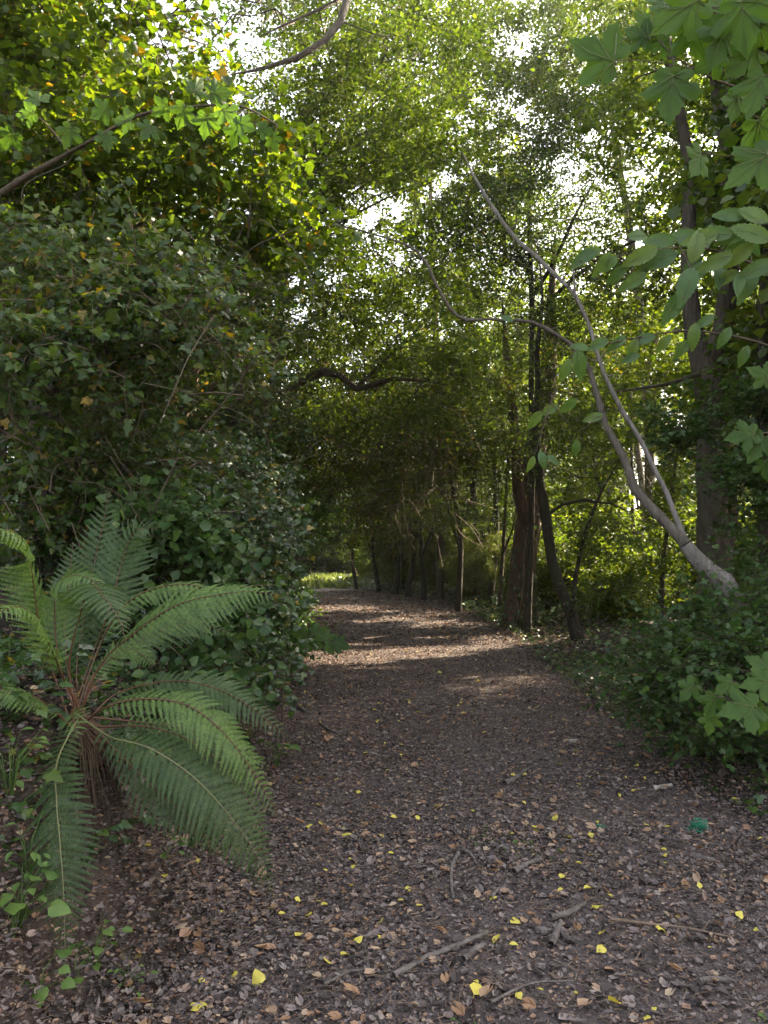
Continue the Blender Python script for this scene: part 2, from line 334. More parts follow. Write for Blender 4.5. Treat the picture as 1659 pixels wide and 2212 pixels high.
# ------------------------------------------------------------------ growing trees
def grow(polys, att, step=.35, r_tip=.004, expo=2.3, lift=.3, wob=.06):
    "polys: list of (points, radii). att: tips to reach. returns chains [(pts, rad)] and tip directions"
    pos, par, rad, fixed, tan = [], [], [], [], []
    for pi, (pts, rr) in enumerate(polys):
        q, t = resample(pts, step); rq = np.interp(t, np.arange(len(pts)), rr)
        if len(polys) > 1 and not any(np.linalg.norm(o[0][0] - pts[-1]) < 1e-3 for o in polys) or len(polys) == 1:
            m_ = len(rq); rq = rq * np.interp(np.arange(m_), [0, m_ * .7, m_ - 1], [1, 1, .25])
        last = -1
        if pi and len(pos):
            dd = np.linalg.norm(np.array(pos) - q[0], axis=1); last = int(np.argmin(dd))
            if dd[last] > .02: pass
        for i in range(len(q)):
            if i == 0 and last >= 0 and np.linalg.norm(q[0] - pos[last]) < 1e-4: continue
            pos.append(q[i]); par.append(last); rad.append(rq[i]); fixed.append(True)
            tan.append(nrm(q[min(i + 1, len(q) - 1)] - q[max(i - 1, 0)])); last = len(pos) - 1
    nfix = len(pos)
    att = np.asarray(att, float).reshape(-1, 3)
    tips = []; tdir = []
    if len(att):
        A0 = np.array(pos); d0 = np.array([np.min(np.linalg.norm(A0 - a, axis=1)) for a in att])
        cap = np.zeros((nfix + len(att) * 40, 3)); cap[:nfix] = A0; n = nfix
        bonus = np.zeros(len(cap)); bonus[:nfix] = 0
        rz = np.zeros(len(cap)); rz[:nfix] = rad
        for ai in np.argsort(d0):
            a = att[ai]; v = a - cap[:n]; d = np.linalg.norm(v, axis=1)
            cost = d - lift * .5 * np.clip(v[:, 2], -1, 1) * np.minimum(d, 1)
            j = int(np.argmin(cost)); L = d[j]
            m = max(1, int(L / step)); p0 = cap[j]
            p1 = p0 + (tan[j] * .35 + np.array([0, 0, lift])) * L * .4
            p2 = a - nrm(a - p0) * L * .3 + np.array([0, 0, .08 * L])
            last = j
            for q in range(1, m + 1):
                t = q / m
                b = (1 - t) ** 3 * p0 + 3 * (1 - t) ** 2 * t * p1 + 3 * (1 - t) * t * t * p2 + t ** 3 * a
                if q < m: b = b + RNG.standard_normal(3) * wob * min(1, L)
                if n >= len(cap): break
                cap[n] = b; pos.append(b); par.append(last); rad.append(0); fixed.append(False)
                tan.append(nrm(b - cap[last])); last = n; n += 1
            tips.append(last)
    N = len(pos); cnt = np.zeros(N)
    kids = [[] for _ in range(N)]
    for i in range(N):
        if par[i] >= 0: kids[par[i]].append(i)
    order = range(N - 1, -1, -1)
    for i in order:
        if not kids[i] and not fixed[i]: cnt[i] += 1
        if par[i] >= 0: cnt[par[i]] += cnt[i]
    R = np.array([rad[i] if fixed[i] else r_tip * max(cnt[i], 1) ** (1 / expo) for i in range(N)])
    for i in range(N):
        if not fixed[i] and par[i] >= 0: R[i] = min(R[i], R[par[i]] * .85 + .0005)
    chains = []; stack = [i for i in range(N) if par[i] < 0]
    seen = set(stack)
    todo = [(i, None) for i in stack]
    while todo:
        i, pre = todo.pop(); ch = [] if pre is None else [pre]; cur = i
        while True:
            ch.append(cur); ks = kids[cur]
            if not ks: break
            ks = sorted(ks, key=lambda c: -R[c] - (10 if fixed[c] and c == cur + 1 else 0)); nx = ks[0]
            for o in ks[1:]: todo.append((o, cur))
            cur = nx
        rr = R[ch].copy()
        if pre is not None: rr[0] = min(rr[0], rr[1] * 1.25)
        chains.append((np.array([pos[c] for c in ch]), rr))
    return chains, np.array([pos[t] for t in tips]).reshape(-1, 3), np.array([tan[t] for t in tips]).reshape(-1, 3)

def ell(c, r, n, shell=.35):
    "n scattered points inside an ellipsoid"
    v = nrm(RNG.standard_normal((n, 3))); q = RNG.random((n, 1)) ** (1 / 3) * (1 - shell) + shell * RNG.random((n, 1)) ** .2
    return np.asarray(c) + v * np.clip(q, 0, 1) * np.asarray(r)
def tips_in(blobs, n):
    vol = np.array([b[1][0] * b[1][1] * b[1][2] for b in blobs]) ** .8; vol = vol / vol.sum()
    p = np.concatenate([ell(c, r, max(1, int(round(n * w)))) for (c, r), w in zip(blobs, vol)])
    p = p[p[:, 2] > hgt(p[:, 0], p[:, 1]) + .08]
    return p
def B(px, py, d, rx, rz, ry=None): return (P(px, py, d), (rx, ry if ry else rx, rz))

def foliage(mb, tips, tdir, tpl, size, kt=5, nl=9, L=.45, flat=.55, droop=.08, spread=.6, mat=0, tmat=1, tr=.0022, jit=.35, up=None, tilt=.45, dens=1.8):
    N = len(tips)
    if N == 0: return
    kt = int(round(kt * dens))
    A = np.repeat(tips, kt, 0); D = np.repeat(tdir, kt, 0)
    rnd = RNG.standard_normal((N * kt, 3)); rnd[:, 2] *= flat
    d = nrm(D * .55 + rnd * .75); A = A + RNG.standard_normal(A.shape) * .05
    ln = L * (.5 + .7 * RNG.random((N * kt, 1))); E = A + d * ln; E[:, 2] -= droop * ln[:, 0]
    ok = keep((A + E) / 2)
    A, E, d, ln = A[ok], E[ok], d[ok], ln[ok]
    twigs(mb, A, E, tr, tmat)
    n = len(A)
    if n == 0: return
    t = np.linspace(.12, 1.0, nl)[None, :] + RNG.random((n, nl)) * .1
    p = A[:, None] + (E - A)[:, None] * t[..., None]
    sd = nrm(np.cross(d, np.array([0, 0, 1.0])) + RNG.standard_normal(d.shape) * .25)
    sg = np.where((np.arange(nl)[None] + RNG.integers(0, 2, (n, 1))) % 2, 1.0, -1.0)[..., None]
    y = d[:, None] * (1 - spread) + sd[:, None] * sg * spread + RNG.standard_normal((n, nl, 3)) * jit
    y[..., 2] -= droop * 1.5
    upv = (np.array([0, 0, 1.0]) if up is None else np.asarray(up, float)) + RNG.standard_normal((n, nl, 3)) * tilt
    p = p.reshape(-1, 3); y = y.reshape(-1, 3); upv = upv.reshape(-1, 3)
    p = p + nrm(y) * size * .15
    ok = keep(p) & (p[:, 2] > hgt(p[:, 0], p[:, 1]) + .02)
    p, y, upv = p[ok], y[ok], upv[ok]
    put(mb, tpl, p, frames(y, upv), size * (.6 + .6 * RNG.random(len(p))), mat)

def tree(name, base, polys, blobs, ntip, bark, leafm, tpl, size, label, cat='tree', group=None, crown='crown', trunkname='trunk', roots=True, step=.35,
         extra=None, kt=5, nl=9, L=.45, sides=9, tmat=None, rough=.10, r_tip=.004, lift=.3, **kw):
    base = np.asarray(base, float)
    root = thing(name, base, label, cat, group)
    att = tips_in(blobs, ntip) if blobs else np.zeros((0, 3))
    chains, tp, td = grow(polys, att, step=step, r_tip=r_tip, lift=lift)
    mb = MB(); tw = MB()
    for pts, rr in chains:
        if rr.max() > .010: tube(mb, pts, rr, sides if rr.max() > .04 else 6, 0, rough if rr.max() > .04 else 0)
        elif rr.max() > .006: tube(mb, pts, rr, 4, 0)
        else: tube(tw, pts, rr, 3, 1)
    mb.build(trunkname, [bark], root)
    if len(tp):
        foliage(tw, tp, td, tpl, size, kt=kt, nl=nl, L=L, **kw)
        tw.build(crown, [leafm, tmat or M['twig']], root)
    if extra: extra(root)
    return root
def bush(name, base, blobs, ntip, leafm, tpl, size, label, cat='bush', group=None, **kw):
    base = np.asarray(base, float)
    polys = [([base + (0, 0, -.05), base + (0, 0, .12), base + (.02, 0, .25)], [.016, .014, .01])]
    for a in range(3):
        th = RNG.random() * 6.28
        polys.append(([base + (0, 0, .1), base + (.12 * math.cos(th), .12 * math.sin(th), .35)], [.012, .008]))
    kw.setdefault('r_tip', .003)
    return tree(name, base, polys, blobs, ntip, kw.pop('bark', M['bark']), leafm, tpl, size, label, cat, group, crown='foliage', trunkname='stems', **kw)

# ================================================================== SETTING
def axis(*segs):
    out = []
    for a, b, s in segs: out += list(np.arange(a, b, s))
    return np.array(out + [segs[-1][1]])
gx = axis((-400, -60, 40), (-60, -16, 4), (-16, -5, .8), (-5, -3, .12), (-3, -.5, .05), (-.5, 5, .12), (5, 16, .8), (16, 60, 4), (60, 400, 40))
gy = axis((-200, -20, 20), (-20, 1, 1.5), (1, 6, .07), (6, 14, .12), (14, 45, .5), (45, 120, 5), (120, 800, 60))
X, Y = np.meshgrid(gx, gy); Z = hgt(X, Y)
mb = MB(); nx = len(gx); ii = (np.arange(len(gy) - 1)[:, None] * nx + np.arange(nx - 1)[None]).reshape(-1)
mb.add(np.stack([X, Y, Z], -1), [np.stack([ii, ii + 1, ii + nx + 1, ii + nx], -1)])
tag(mb.build("ground", M['ground']), None, None, kind='structure')
py_ = axis((.4, 14, .12), (14, 46, .4)); us = np.linspace(0, 1, 34)
l_ = xl(py_) + .12 * np.sin(py_ * 2.3) + .07 * np.sin(py_ * 6.1); r_ = xr(py_) + .14 * np.sin(py_ * 1.9 + 1) + .08 * np.sin(py_ * 5.3)
X = l_[:, None] + (r_ - l_)[:, None] * us[None]; Y = np.repeat(py_[:, None], 34, 1)
Z = hgt(X, Y) + .016 - .03 * (np.abs(us[None] - .5) > .49)
mb = MB(); ii = (np.arange(len(py_) - 1)[:, None] * 34 + np.arange(33)[None]).reshape(-1)
mb.add(np.stack([X, Y, Z], -1), [np.stack([ii, ii + 1, ii + 35, ii + 34], -1)])
tag(mb.build("path", M['path']), None, None, kind='structure')

# patches of sun that reach the path through gaps in the trees on the right
for (px, py, rx, ry) in ((860, 1415, 1.4, .55), (740, 1428, .9, .5), (970, 1405, 1.1, .4), (790, 1345, .5, .3), (700, 1412, .4, .2), (830, 1446, .7, .16), (880, 1378, .9, .28), (930, 1337, .7, .5), (800, 1322, .8, .5),
                         (760, 1395, .5, .2), (720, 1290, 1.2, 1.4), (640, 1390, .4, .5)):
    g = G(px, py); sunny(g[0], g[1], rx, ry)
# openings where sky shows
gap(1385, 1030, 34, 75, .97); gap(1370, 1120, 30, 40, .8)
for (px, py, rx, ry, s) in ((1110, 110, 50, 38, .4), (1000, 280, 45, 50, .4), (1085, 230, 55, 40, .45), (955, 400, 35, 25, .5), (820, 440, 60, 40, .45), (790, 480, 40, 25, .6), (1010, 370, 50, 25, .4), (1480, 80, 50, 60, .5),
                            (1545, 310, 25, 35, .7), (640, 600, 25, 20, .6), (15, 940, 25, 60, .8), (640, 690, 30, 30, .4), (1370, 520, 30, 25, .6), (930, 180, 40, 50, .3)):
    gap(px, py, rx, ry, s)
gap(712, 1238, 72, 50, 1, 3, 34)                                     # the mouth of the path, open to the glade
for a_ in ((120, 120, 5.6, .5, .9), (330, 120, 5.4, .5, .9), (500, 330, 5.4, .35, .85), (230, 420, 5.5, .35, .8), (40, 330, 5.4, .35, .8), (700, 200, 9.6, .8, .7), (880, 250, 9.4, .7, .7), (640, 60, 5.8, .3, .8), (1250, 480, 14, 1.0, .6), (350, 700, 4.4, .12, .7), (500, 760, 4.7, .15, .7), (120, 640, 4.4, .12, .7), (150, 60, 5.6, 1.0, .95), (60, 200, 5.4, .6, .9), (300, 200, 5.2, .7, .92), (450, 180, 5.4, .4, .75), (470, 220, 3.8, .35, .85), (420, 60, 5.6, .3, .6), (200, 330, 5.2, .5, .7), (520, 400, 5.8, .4, .7), (100, 200, 5.4, .5, .6), (570, 490, 6, .3, .8), (400, 860, 8.3, .25, 1), (650, 1030, 13.6, .45, .9), (700, 960, 13.6, .3, .8),
           (610, 1360, 8.8, .35, .9), (1350, 1130, 20, 2.0, .95), (1400, 1200, 18, 1.8, .95), (1300, 1200, 22, 2.0, .95), (1480, 1080, 17, 1.4, .9), (1230, 1100, 22, 1.5, .9), (1000, 1200, 28, 1.5, .8), (700, 1230, 40, 3.0, .95), (1250, 1290, 14.5, .6, .8), (1150, 1000, 26, 1.5, .8), (900, 620, 10, .7, .6), (820, 500, 9.6, .6, .7), (1000, 700, 16, .9, .6), (1100, 500, 18, 1.2, .6), (950, 120, 9.2, .6, .6), (1300, 700, 16, .9, .6), (1600, 1000, 12, 1.0, .7)):
    lit(*a_)

# ------------------------------------------------------------------ leaf litter (nobody could count it)
def litter(n, y0, y1, size, mats, x0=-2.2, x1=3.4, tpl=CRN, lift=.012):
    y = y0 + (y1 - y0) * RNG.random(n); x = x0 + (x1 - x0) * RNG.random(n)
    e_ = np.minimum(x - xl(y), xr(y) - x); ok = (np.abs(x) < y * .62 + .5) & (RNG.random(n) < np.clip(1.15 - .3 * np.clip(e_, 0, 1) - .3 * (np.sin(x * 2.7 + np.sin(y * 1.9)) * np.sin(y * 2.2 + 1) > .2), .2, 1)); x, y = x[ok], y[ok]; n = len(x)
    p = np.stack([x, y, hgt(x, y) + lift + .018 * RNG.random(n) + .022 * (x < xl(y))], -1)
    yd = RNG.standard_normal((n, 3)); yd[:, 2] *= .22
    up = np.array([0, 0, 1.]) + RNG.standard_normal((n, 3)) * .38
    R = frames(yd, up)
    return p, R, size * (.4 + .9 * RNG.random(n) ** 1.6)
mb = MB()
for (n, a, b, s) in ((32000, 2.2, 4.4, .030), (80000, 2.2, 4.4, .015), (5000, 2.2, 4.4, .048), (20000, 4.2, 7.5, .034), (80000, 4.2, 7.5, .020), (70000, 7.5, 14, .036), (36000, 14, 34, .07)):
    p, R, sz = litter(n, a, b, s, None, -2.6 if b < 8 else -3.2, 3.6 if b < 8 else 4.5)
    put(mb, CRN, p, R, sz)
for (n, s) in ((9000, .034), (9000, .02)):
    p, R, sz = litter(n, 2.2, 4.8, s, None, -2.4, -.55); put(mb, CRN, p, R, sz)
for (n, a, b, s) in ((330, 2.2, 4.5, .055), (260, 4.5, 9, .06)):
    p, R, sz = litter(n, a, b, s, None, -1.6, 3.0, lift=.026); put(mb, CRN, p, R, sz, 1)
tag(mb.build("leaf_litter", [M['litter'], M['litter_tan']], smooth=False), "brown dead leaves and fragments covering the path and bank", "leaf litter", kind='stuff')
mb = MB(); n = 9000                                                 # twig scraps
y = 2.3 + 9 * RNG.random(n) ** 1.5; x = -1.5 + 4.6 * RNG.random(n); a = RNG.random(n) * 6.28; ln = .02 + .07 * RNG.random(n)
A = np.stack([x, y, hgt(x, y) + .03], -1); Bv = A + np.stack([np.cos(a) * ln, np.sin(a) * ln, RNG.standard_normal(n) * .008], -1)
twigs(mb, A, Bv, .0016 + .0014 * RNG.random(n))
tag(mb.build("twig_litter", [M['twigpale']]), "small broken twigs mixed in among the dead leaves on the path", "twigs", kind='stuff')

# ================================================================== RIGHT-HAND TREES
def PL(seq, d0, d1=None, r=None):
    "polyline through photo positions; depth runs d0..d1; r = radii in photo pixels of width"
    n = len(seq); ds = np.linspace(d0, d0 if d1 is None else d1, n)
    pts = [P(x, y, d) for (x, y), d in zip(seq, ds)]
    rad = [w / 2 / F * d for w, d in zip(r, ds)] if isinstance(r, (list, tuple)) else [r] * n
    return (np.array(pts), np.array(rad))
def toground(pl, extra=.08):
    "extend the first point of a polyline straight down into the ground"
    pts, rad = pl; b = pts[0].copy(); b[2] = float(hgt(b[0], b[1])) - extra
    if pts[0][2] - b[2] > .1: return (np.vstack([b, pts]), np.concatenate([[rad[0] * 1.25], rad])), b
    pts[0][2] = b[2]; return (pts, rad), b

# twin-trunk tree at the right
t0, b0 = toground(PL([(1545, 1230), (1540, 1100), (1536, 950), (1532, 860), (1528, 800)], 9.2, 9.2, [74, 62, 62, 56, 60]))
tl = PL([(1528, 800), (1500, 720), (1490, 620), (1488, 480), (1492, 380), (1470, 250), (1440, 80), (1430, -150)], 9.2, 10, [46, 38, 34, 30, 26, 24, 20, 14])
tr_ = PL([(1528, 800), (1562, 710), (1576, 600), (1574, 440), (1570, 320), (1552, 200), (1535, 80), (1500, -200), (1480, -400)], 9.2, 9.0, [48, 42, 40, 36, 34, 32, 28, 22, 14])
tt = PL([(1560, 1230), (1575, 1100), (1565, 1000), (1545, 900)], 9.35, 9.25, [40, 42, 34, 24])
tree('twin_trunk_tree', b0, [t0, tl, tr_, toground(tt)[0], PL([(1528, 800), (1440, 830), (1300, 850)], 9.2, 8.6, [14, 8, 4]), PL([(1535, 860), (1620, 800), (1700, 820)], 9.2, 8.8, [14, 10, 8])],
     [B(1480, 250, 10, 1.6, 1.5), B(1600, 60, 9.5, 1.8, 1.4), B(1380, 0, 10.5, 1.6, 1.3), B(1500, -350, 10, 3.0, 1.9), B(1700, -100, 11, 2.2, 2.0), B(1300, -500, 11, 2.8, 1.8), B(1640, 380, 10, .9, 1.0)],
     480, M['bark'], M['beech'], OVA, .072, 'tall grey-brown tree forking into two trunks, behind the leaning dead limb on the right', sides=14, kt=5, nl=9, L=.5)

# leaning forked tree across the right side
base = P(1660, 1395, 6.0); base[2] = hgt(base[0], base[1]) - .05
tk = (np.array([base, P(1590, 1305, 6.0), P(1530, 1235, 6.0), P(1480, 1175, 6.0)]), np.array([56, 45, 37, 28.5]) / 2 / F * 6.0)
lA = PL([(1480, 1175), (1425, 1115), (1372, 1055), (1345, 985), (1310, 920), (1290, 850), (1272, 795), (1232, 742), (1150, 697), (1060, 690), (990, 685), (945, 620), (915, 560), (880, 530), (800, 505), (735, 488)], 6.0, 7.4,
        [27, 20, 20.5, 17, 15, 13, 12, 9.5, 8, 7, 7, 6.5, 6, 5, 4, 2.5])
lB = PL([(1480, 1175), (1455, 1100), (1418, 1020), (1380, 945), (1330, 862), (1295, 780), (1270, 700), (1242, 640), (1205, 600), (1160, 555), (1100, 500), (1050, 425), (1020, 375), (1000, 330)], 6.0, 7.0,
        [15, 11, 12, 10.5, 9.5, 8.5, 8, 8.5, 10, 10, 8.5, 7, 5, 3])
stub = PL([(1242, 640), (1240, 605), (1237, 572)], 6.3, 6.3, [7, 5, 2])
def lean_tree():
    root = thing('leaning_tree', base, 'bare pale grey trunk leaning left across the green bush, forking into two long curved limbs', 'tree')
    m = MB(); q, t = resample(tk[0], .12); tube(m, q, np.interp(t, range(4), tk[1]), 14, 0, .2); m.build('trunk', [M['dead']], root)
    for pl, mt, lab in ((lA, M['barkgrey'], 'darker lower limb bending over the path'), (lB, M['dead'], 'pale bare upper limb')):
        m = MB(); q, t = resample(pl[0], .1); rr_ = np.interp(t, range(len(pl[1])), pl[1]) * (1 + .10 * np.sin(np.arange(len(q)) * .7) * np.sin(np.arange(len(q)) * .23)); tube(m, q + RNG.standard_normal(q.shape) * .0025, rr_, 10, 0, .2)
        if pl is lB: q, t = resample(stub[0], .05); tube(m, q, np.interp(t, range(3), stub[1]), 6, 0, .1)
        for k in range(10):
            i = RNG.integers(10, len(pl[0]) * 3) if False else RNG.integers(5, 30)
            c = resample(pl[0], .1)[0]; i = min(i * len(c) // 32, len(c) - 1); d = nrm(RNG.standard_normal(3)); ln = .05 + .15 * RNG.random()
            tube(m, [c[i], c[i] + d * ln * .5, c[i] + d * ln + (0, 0, .04)], [.008, .006, .002], 4)
        o = m.build('limb', [mt], root); o["label"] = lab
    return root
    m = MB(); knot = P(1478, 1232, 5.90); tube(m, [P(1500, 1230, 5.98), P(1490, 1232, 5.93), P(1484, 1236, 5.90)], [.022, .018, .010], 7, 0, .3); m.build('knot', [M['barkdark']], root)
    return root
lean_tree()

# small-leaved dark tree over the centre right, its trunk rising behind the slim one
t0, b0 = toground(PL([(1140, 1330), (1146, 1180), (1150, 1000), (1148, 860), (1150, 700), (1146, 560), (1143, 430), (1150, 300)], 15.0, 14.5, [15, 14, 13, 13, 12, 11, 9, 6]))
tree('holly_tree', b0, [t0, PL([(1150, 640), (1200, 560), (1240, 470), (1290, 380)], 14.7, 14.2, [11, 9, 7, 4]), PL([(1150, 690), (1240, 600), (1330, 540), (1420, 500)], 14.8, 14, [11, 9, 7, 4]), PL([(1146, 600), (1100, 500), (1060, 420)], 14.7, 14.7, [10, 8, 4])],
     [B(1120, 330, 14.6, 1.4, 1.0), B(1290, 330, 14.2, 1.5, 1.1), B(1250, 480, 14, 1.6, 1.0), B(1400, 440, 13.8, 1.3, 1.1), B(1080, 490, 14.8, 1.2, .8), B(1200, 230, 14.8, 1.6, 1.0), B(1340, 600, 13.8, 1.2, .8), B(1010, 420, 15, 1.0, .7), B(1120, 620, 14.6, 1.2, .8), B(1000, 560, 15, 1.2, .8), B(1250, 100, 15, 2, 1.2), B(1050, 150, 15.5, 1.6, 1.2)],
     560, M['barkdark'], M['holly'], OVA, .062, 'small-leaved dark green tree with a dense spreading crown above the leaning limb', kt=5, nl=9, L=.5, r_tip=.0055)
# tall trees carrying the canopy over the middle distance
t0, b0 = toground(PL([(560, 1230), (590, 1000), (600, 700), (640, 400), (680, 150), (700, -100)], 14, 13.5, [34, 30, 26, 20, 16, 10]))
tree('tall_tree', b0, [t0, PL([(620, 550), (760, 380), (900, 240)], 13.7, 13, [14, 10, 5])],
     [B(760, 300, 13.5, 1.6, 1.0), B(920, 360, 13.5, 1.4, .9), B(640, 180, 13.5, 1.8, 1.2), B(850, 120, 14, 1.6, 1.1), B(980, 50, 14, 1.2, 1.0), B(700, -80, 14, 2.2, 1.4), B(900, -120, 14.5, 2.2, 1.4), B(560, 420, 14, 1.6, 1.2), B(800, 520, 14, 1.3, .8), B(680, 620, 14.4, 1.4, .8), B(900, 540, 15, 1.2, .7), B(820, 460, 15, 1.4, .8), B(1000, 420, 15, 1.2, .8), B(480, 620, 14, 1.4, 1.2)],
     480, M['bark'], M['beech'], OVA, .075, 'tall tree behind the arching branch whose crown closes over the path', kt=5, nl=9, L=.6)
t0, b0 = toground(PL([(1400, 1290), (1405, 1100), (1395, 800), (1360, 500), (1320, 250), (1290, -50)], 19, 19, [26, 23, 20, 17, 14, 9]))
tree('tall_pale_tree', b0, [t0, PL([(1395, 800), (1460, 620), (1540, 480)], 19, 18.6, [12, 9, 5])],
     [B(1300, 150, 19, 2.2, 1.6), B(1180, 80, 20, 2.2, 1.5), B(1420, 260, 19, 2, 1.5), B(1560, 420, 18.5, 1.8, 1.4), B(1330, 420, 19, 1.8, 1.2), B(1060, 200, 20, 1.8, 1.3), B(1250, -100, 20, 2.6, 1.6), B(1500, 60, 19, 2.2, 1.6), B(1420, 380, 20, 2.0, 1.3), B(1500, 240, 20, 2.0, 1.5), B(1380, 540, 19, 1.5, 1.1), B(1560, 300, 20, 1.8, 1.4), B(1290, 960, 18.5, 1.2, 1.0), B(1300, 1080, 18, 1.2, .6), B(1470, 1000, 18, 1.0, 1.0), B(1450, 700, 18.6, 1.4, 1.2), B(1340, 820, 19, 1.3, 1.0), B(1560, 860, 18, 1.4, 1.2)],
     820, M['barkpale'], M['sun'], RND, .10, 'tall pale-barked tree with yellow-green leaves seen between the leaning limb and the forked trunk', kt=5, nl=8, L=.65)
t0, b0 = toground(PL([(950, 1270), (955, 1000), (940, 700), (930, 450), (940, 200)], 27, 27, [18, 16, 14, 11, 7]))
tree('tall_tree', b0, [t0], [B(940, 300, 27, 2.6, 2.0), B(820, 420, 27, 2.2, 1.6), B(1040, 420, 27, 2.2, 1.6), B(900, 620, 26, 2.4, 1.6), B(1020, 700, 26, 2.0, 1.4), B(800, 700, 26, 2.0, 1.4), B(900, 100, 28, 2.6, 1.8), B(930, 850, 26, 2.2, 1.2), B(780, 880, 27, 1.8, 1.2), B(1060, 880, 26, 1.6, 1.2)],
     560, M['bark'], M['sun'], RND, .13, 'far tall tree with light green leaves rising above the bend of the path', kt=5, nl=8, L=.9)
for (x, y, h, lab) in ((7.4, 10.2, 9.5, 'added shade tree at the right of the near path, mostly outside the view'), (9.8, 13.2, 11, 'added tall tree beyond the right edge whose crown shades the near path'), (5.6, 4.6, 9, 'added shade tree close by on the right, just outside the view'),
                       (10.5, 7.5, 11, 'added shade tree further out on the right, outside the view'), (6.2, 7.4, 8, 'added lower leafy shade tree on the right, outside the view'), (12.5, 11, 11, 'added shade tree far out on the right, outside the view')):
    b0 = on(x, y, -.1)  # added trees beyond the frame, put here to keep sun off the near path
    tree('added_shade_tree', b0, [(np.array([b0, b0 + (.1, 0, 3), b0 + (-.1, .1, 6), b0 + (-.2, .2, h)]), np.array([.2, .16, .12, .05]))],
         [(b0 + np.array([math.cos(k * 2.4) * 1.6, math.sin(k * 2.4) * 1.6, h * (.40 + .065 * k)]), (1.6, 1.6, 1.0)) for k in range(10)], 420, M['barkgrey'], M['beech'], RND, .11, lab, kt=5, nl=8, L=.7)

# thick ivy-twined trunk
t0, b0 = toground(PL([(1121, 1345), (1124, 1290), (1128, 1215), (1140, 1140), (1152, 1060), (1158, 960), (1172, 880), (1185, 800), (1190, 660), (1200, 500)], 16.5, 17, [74, 60, 56, 54, 48, 42, 38, 34, 28, 20]))
t1 = PL([(1138, 1130), (1122, 1060), (1116, 960), (1100, 820), (1085, 650)], 16.5, 16.5, [30, 26, 24, 20, 14])
def ivy_on_trunk(root):
    m = MB(); pts, rad = t0; q, t = resample(pts, .05); r = np.interp(t, range(len(rad)), rad)
    sel = np.where(q[:, 2] < 2.6)[0]; n = 900
    i = RNG.choice(sel[:max(3, len(sel))], n); w = RNG.random(n) < np.clip(1.15 - q[i][:, 2] / 2.2, .1, 1); i = i[w]; n = len(i)
    th = RNG.random(n) * 6.28; o = np.stack([np.cos(th), np.sin(th), RNG.random(n) * .1], -1)
    p = q[i] + o * (r[i] * 1.12 + .04)[:, None] + RNG.standard_normal((n, 3)) * .03
    y = np.stack([RNG.standard_normal(n) * .5, RNG.standard_normal(n) * .5, -np.ones(n)], -1)
    put(m, IVY, p, frames(y, o + RNG.standard_normal((n, 3)) * .3), .07 * (.7 + .6 * RNG.random(n)))
    m.build('ivy_leaves', [M['ivy']], root)
    for k in range(3):
        m = MB(); s = np.linspace(0, 1, 26); th = 4.2 + k * .8 + s * (1.2 - k) + .25 * np.sin(s * 9 + k)
        ii = np.clip((s * len(q) * .5).astype(int), 0, len(q) - 1)
        tube(m, q[ii] + np.stack([np.cos(th), np.sin(th), 0 * th], -1) * (r[ii] * 1.08 + .012)[:, None], .014, 5); m.build('ivy_stem', [M['twigpale']], root)
tree('ivy_trunk_tree', b0, [t0, t1], [B(1180, 560, 17, 1.8, 1.2), B(1060, 600, 17, 1.5, 1.0), B(1250, 760, 16, 1.3, .9), B(1090, 780, 15.5, 1.1, .8), B(1300, 520, 17, 1.6, 1.3), B(1180, 340, 18, 2.6, 1.6), B(1000, 300, 18, 2.0, 1.5), B(980, 700, 16, .9, .9), B(1010, 850, 16, .8, .7)],
     360, M['barkred'], M['thorn'], RND, .062, 'thick rough red-brown trunk twined with ivy at its foot, right of the path', extra=ivy_on_trunk, sides=14, kt=5, nl=9, L=.55, rough=.12)

# slim curved tree
t0, b0 = toground(PL([(1252, 1392), (1235, 1330), (1212, 1275), (1192, 1210), (1182, 1140), (1174, 1080), (1160, 1000), (1155, 920), (1163, 840), (1160, 760), (1172, 640), (1160, 520)], 13.2, 13.0, [34, 25, 25, 23, 23, 20, 17, 15, 13, 11, 9, 6]))
tree('slim_curved_tree', b0, [t0, PL([(1183, 1112), (1215, 1090), (1260, 1080), (1320, 1088), (1370, 1110)], 13.2, 12.4, [8, 8, 7, 5, 3]), PL([(1235, 1330), (1245, 1240), (1265, 1150), (1300, 1060), (1340, 990)], 13.1, 12.9, [11, 10, 9, 7, 4])],
     [B(1290, 1150, 12.6, .7, .35), B(1240, 1000, 13, .7, .4), B(1130, 920, 13, .6, .5), B(1230, 860, 13, .7, .5), B(1310, 930, 12.6, .6, .5), B(1180, 740, 13, .8, .5), B(1250, 700, 13, .8, .5), B(1270, 1010, 14, .9, .6), B(1215, 950, 14, .8, .6), B(1350, 1180, 12.2, .6, .35), B(1330, 1270, 12, .6, .3)],
     230, M['barkdark'], M['beech'], OVA, .055, 'slim dark trunk curving in an S just right of the thick ivy-twined trunk', kt=4, nl=8, L=.42)

# field maple bush with lobed leaves in front of the leaning trunk
def gb(px, d): x = (px - CXP) / F * d; return on(x, d)
bush('field_maple_bush', gb(1590, 6.3), [B(1550, 1370, 5.7, .45, .16), B(1640, 1310, 5.9, .28, .22), B(1640, 1400, 5.4, .45, .3), B(1470, 1440, 5.8, .4, .2), B(1560, 1470, 5.5, .5, .26), B(1655, 1220, 6.3, .22, .2), B(1610, 1450, 5.0, .4, .25), B(1590, 1320, 5.8, .3, .10), B(1580, 1540, 5.6, .5, .18), B(1480, 1510, 6.0, .35, .16)],
     200, M['maple'], FMP, .056, 'dense field maple bush of small lobed leaves hiding the foot of the leaning trunk', kt=4, nl=8, L=.42, flat=.35, tilt=.35, dens=1.3)
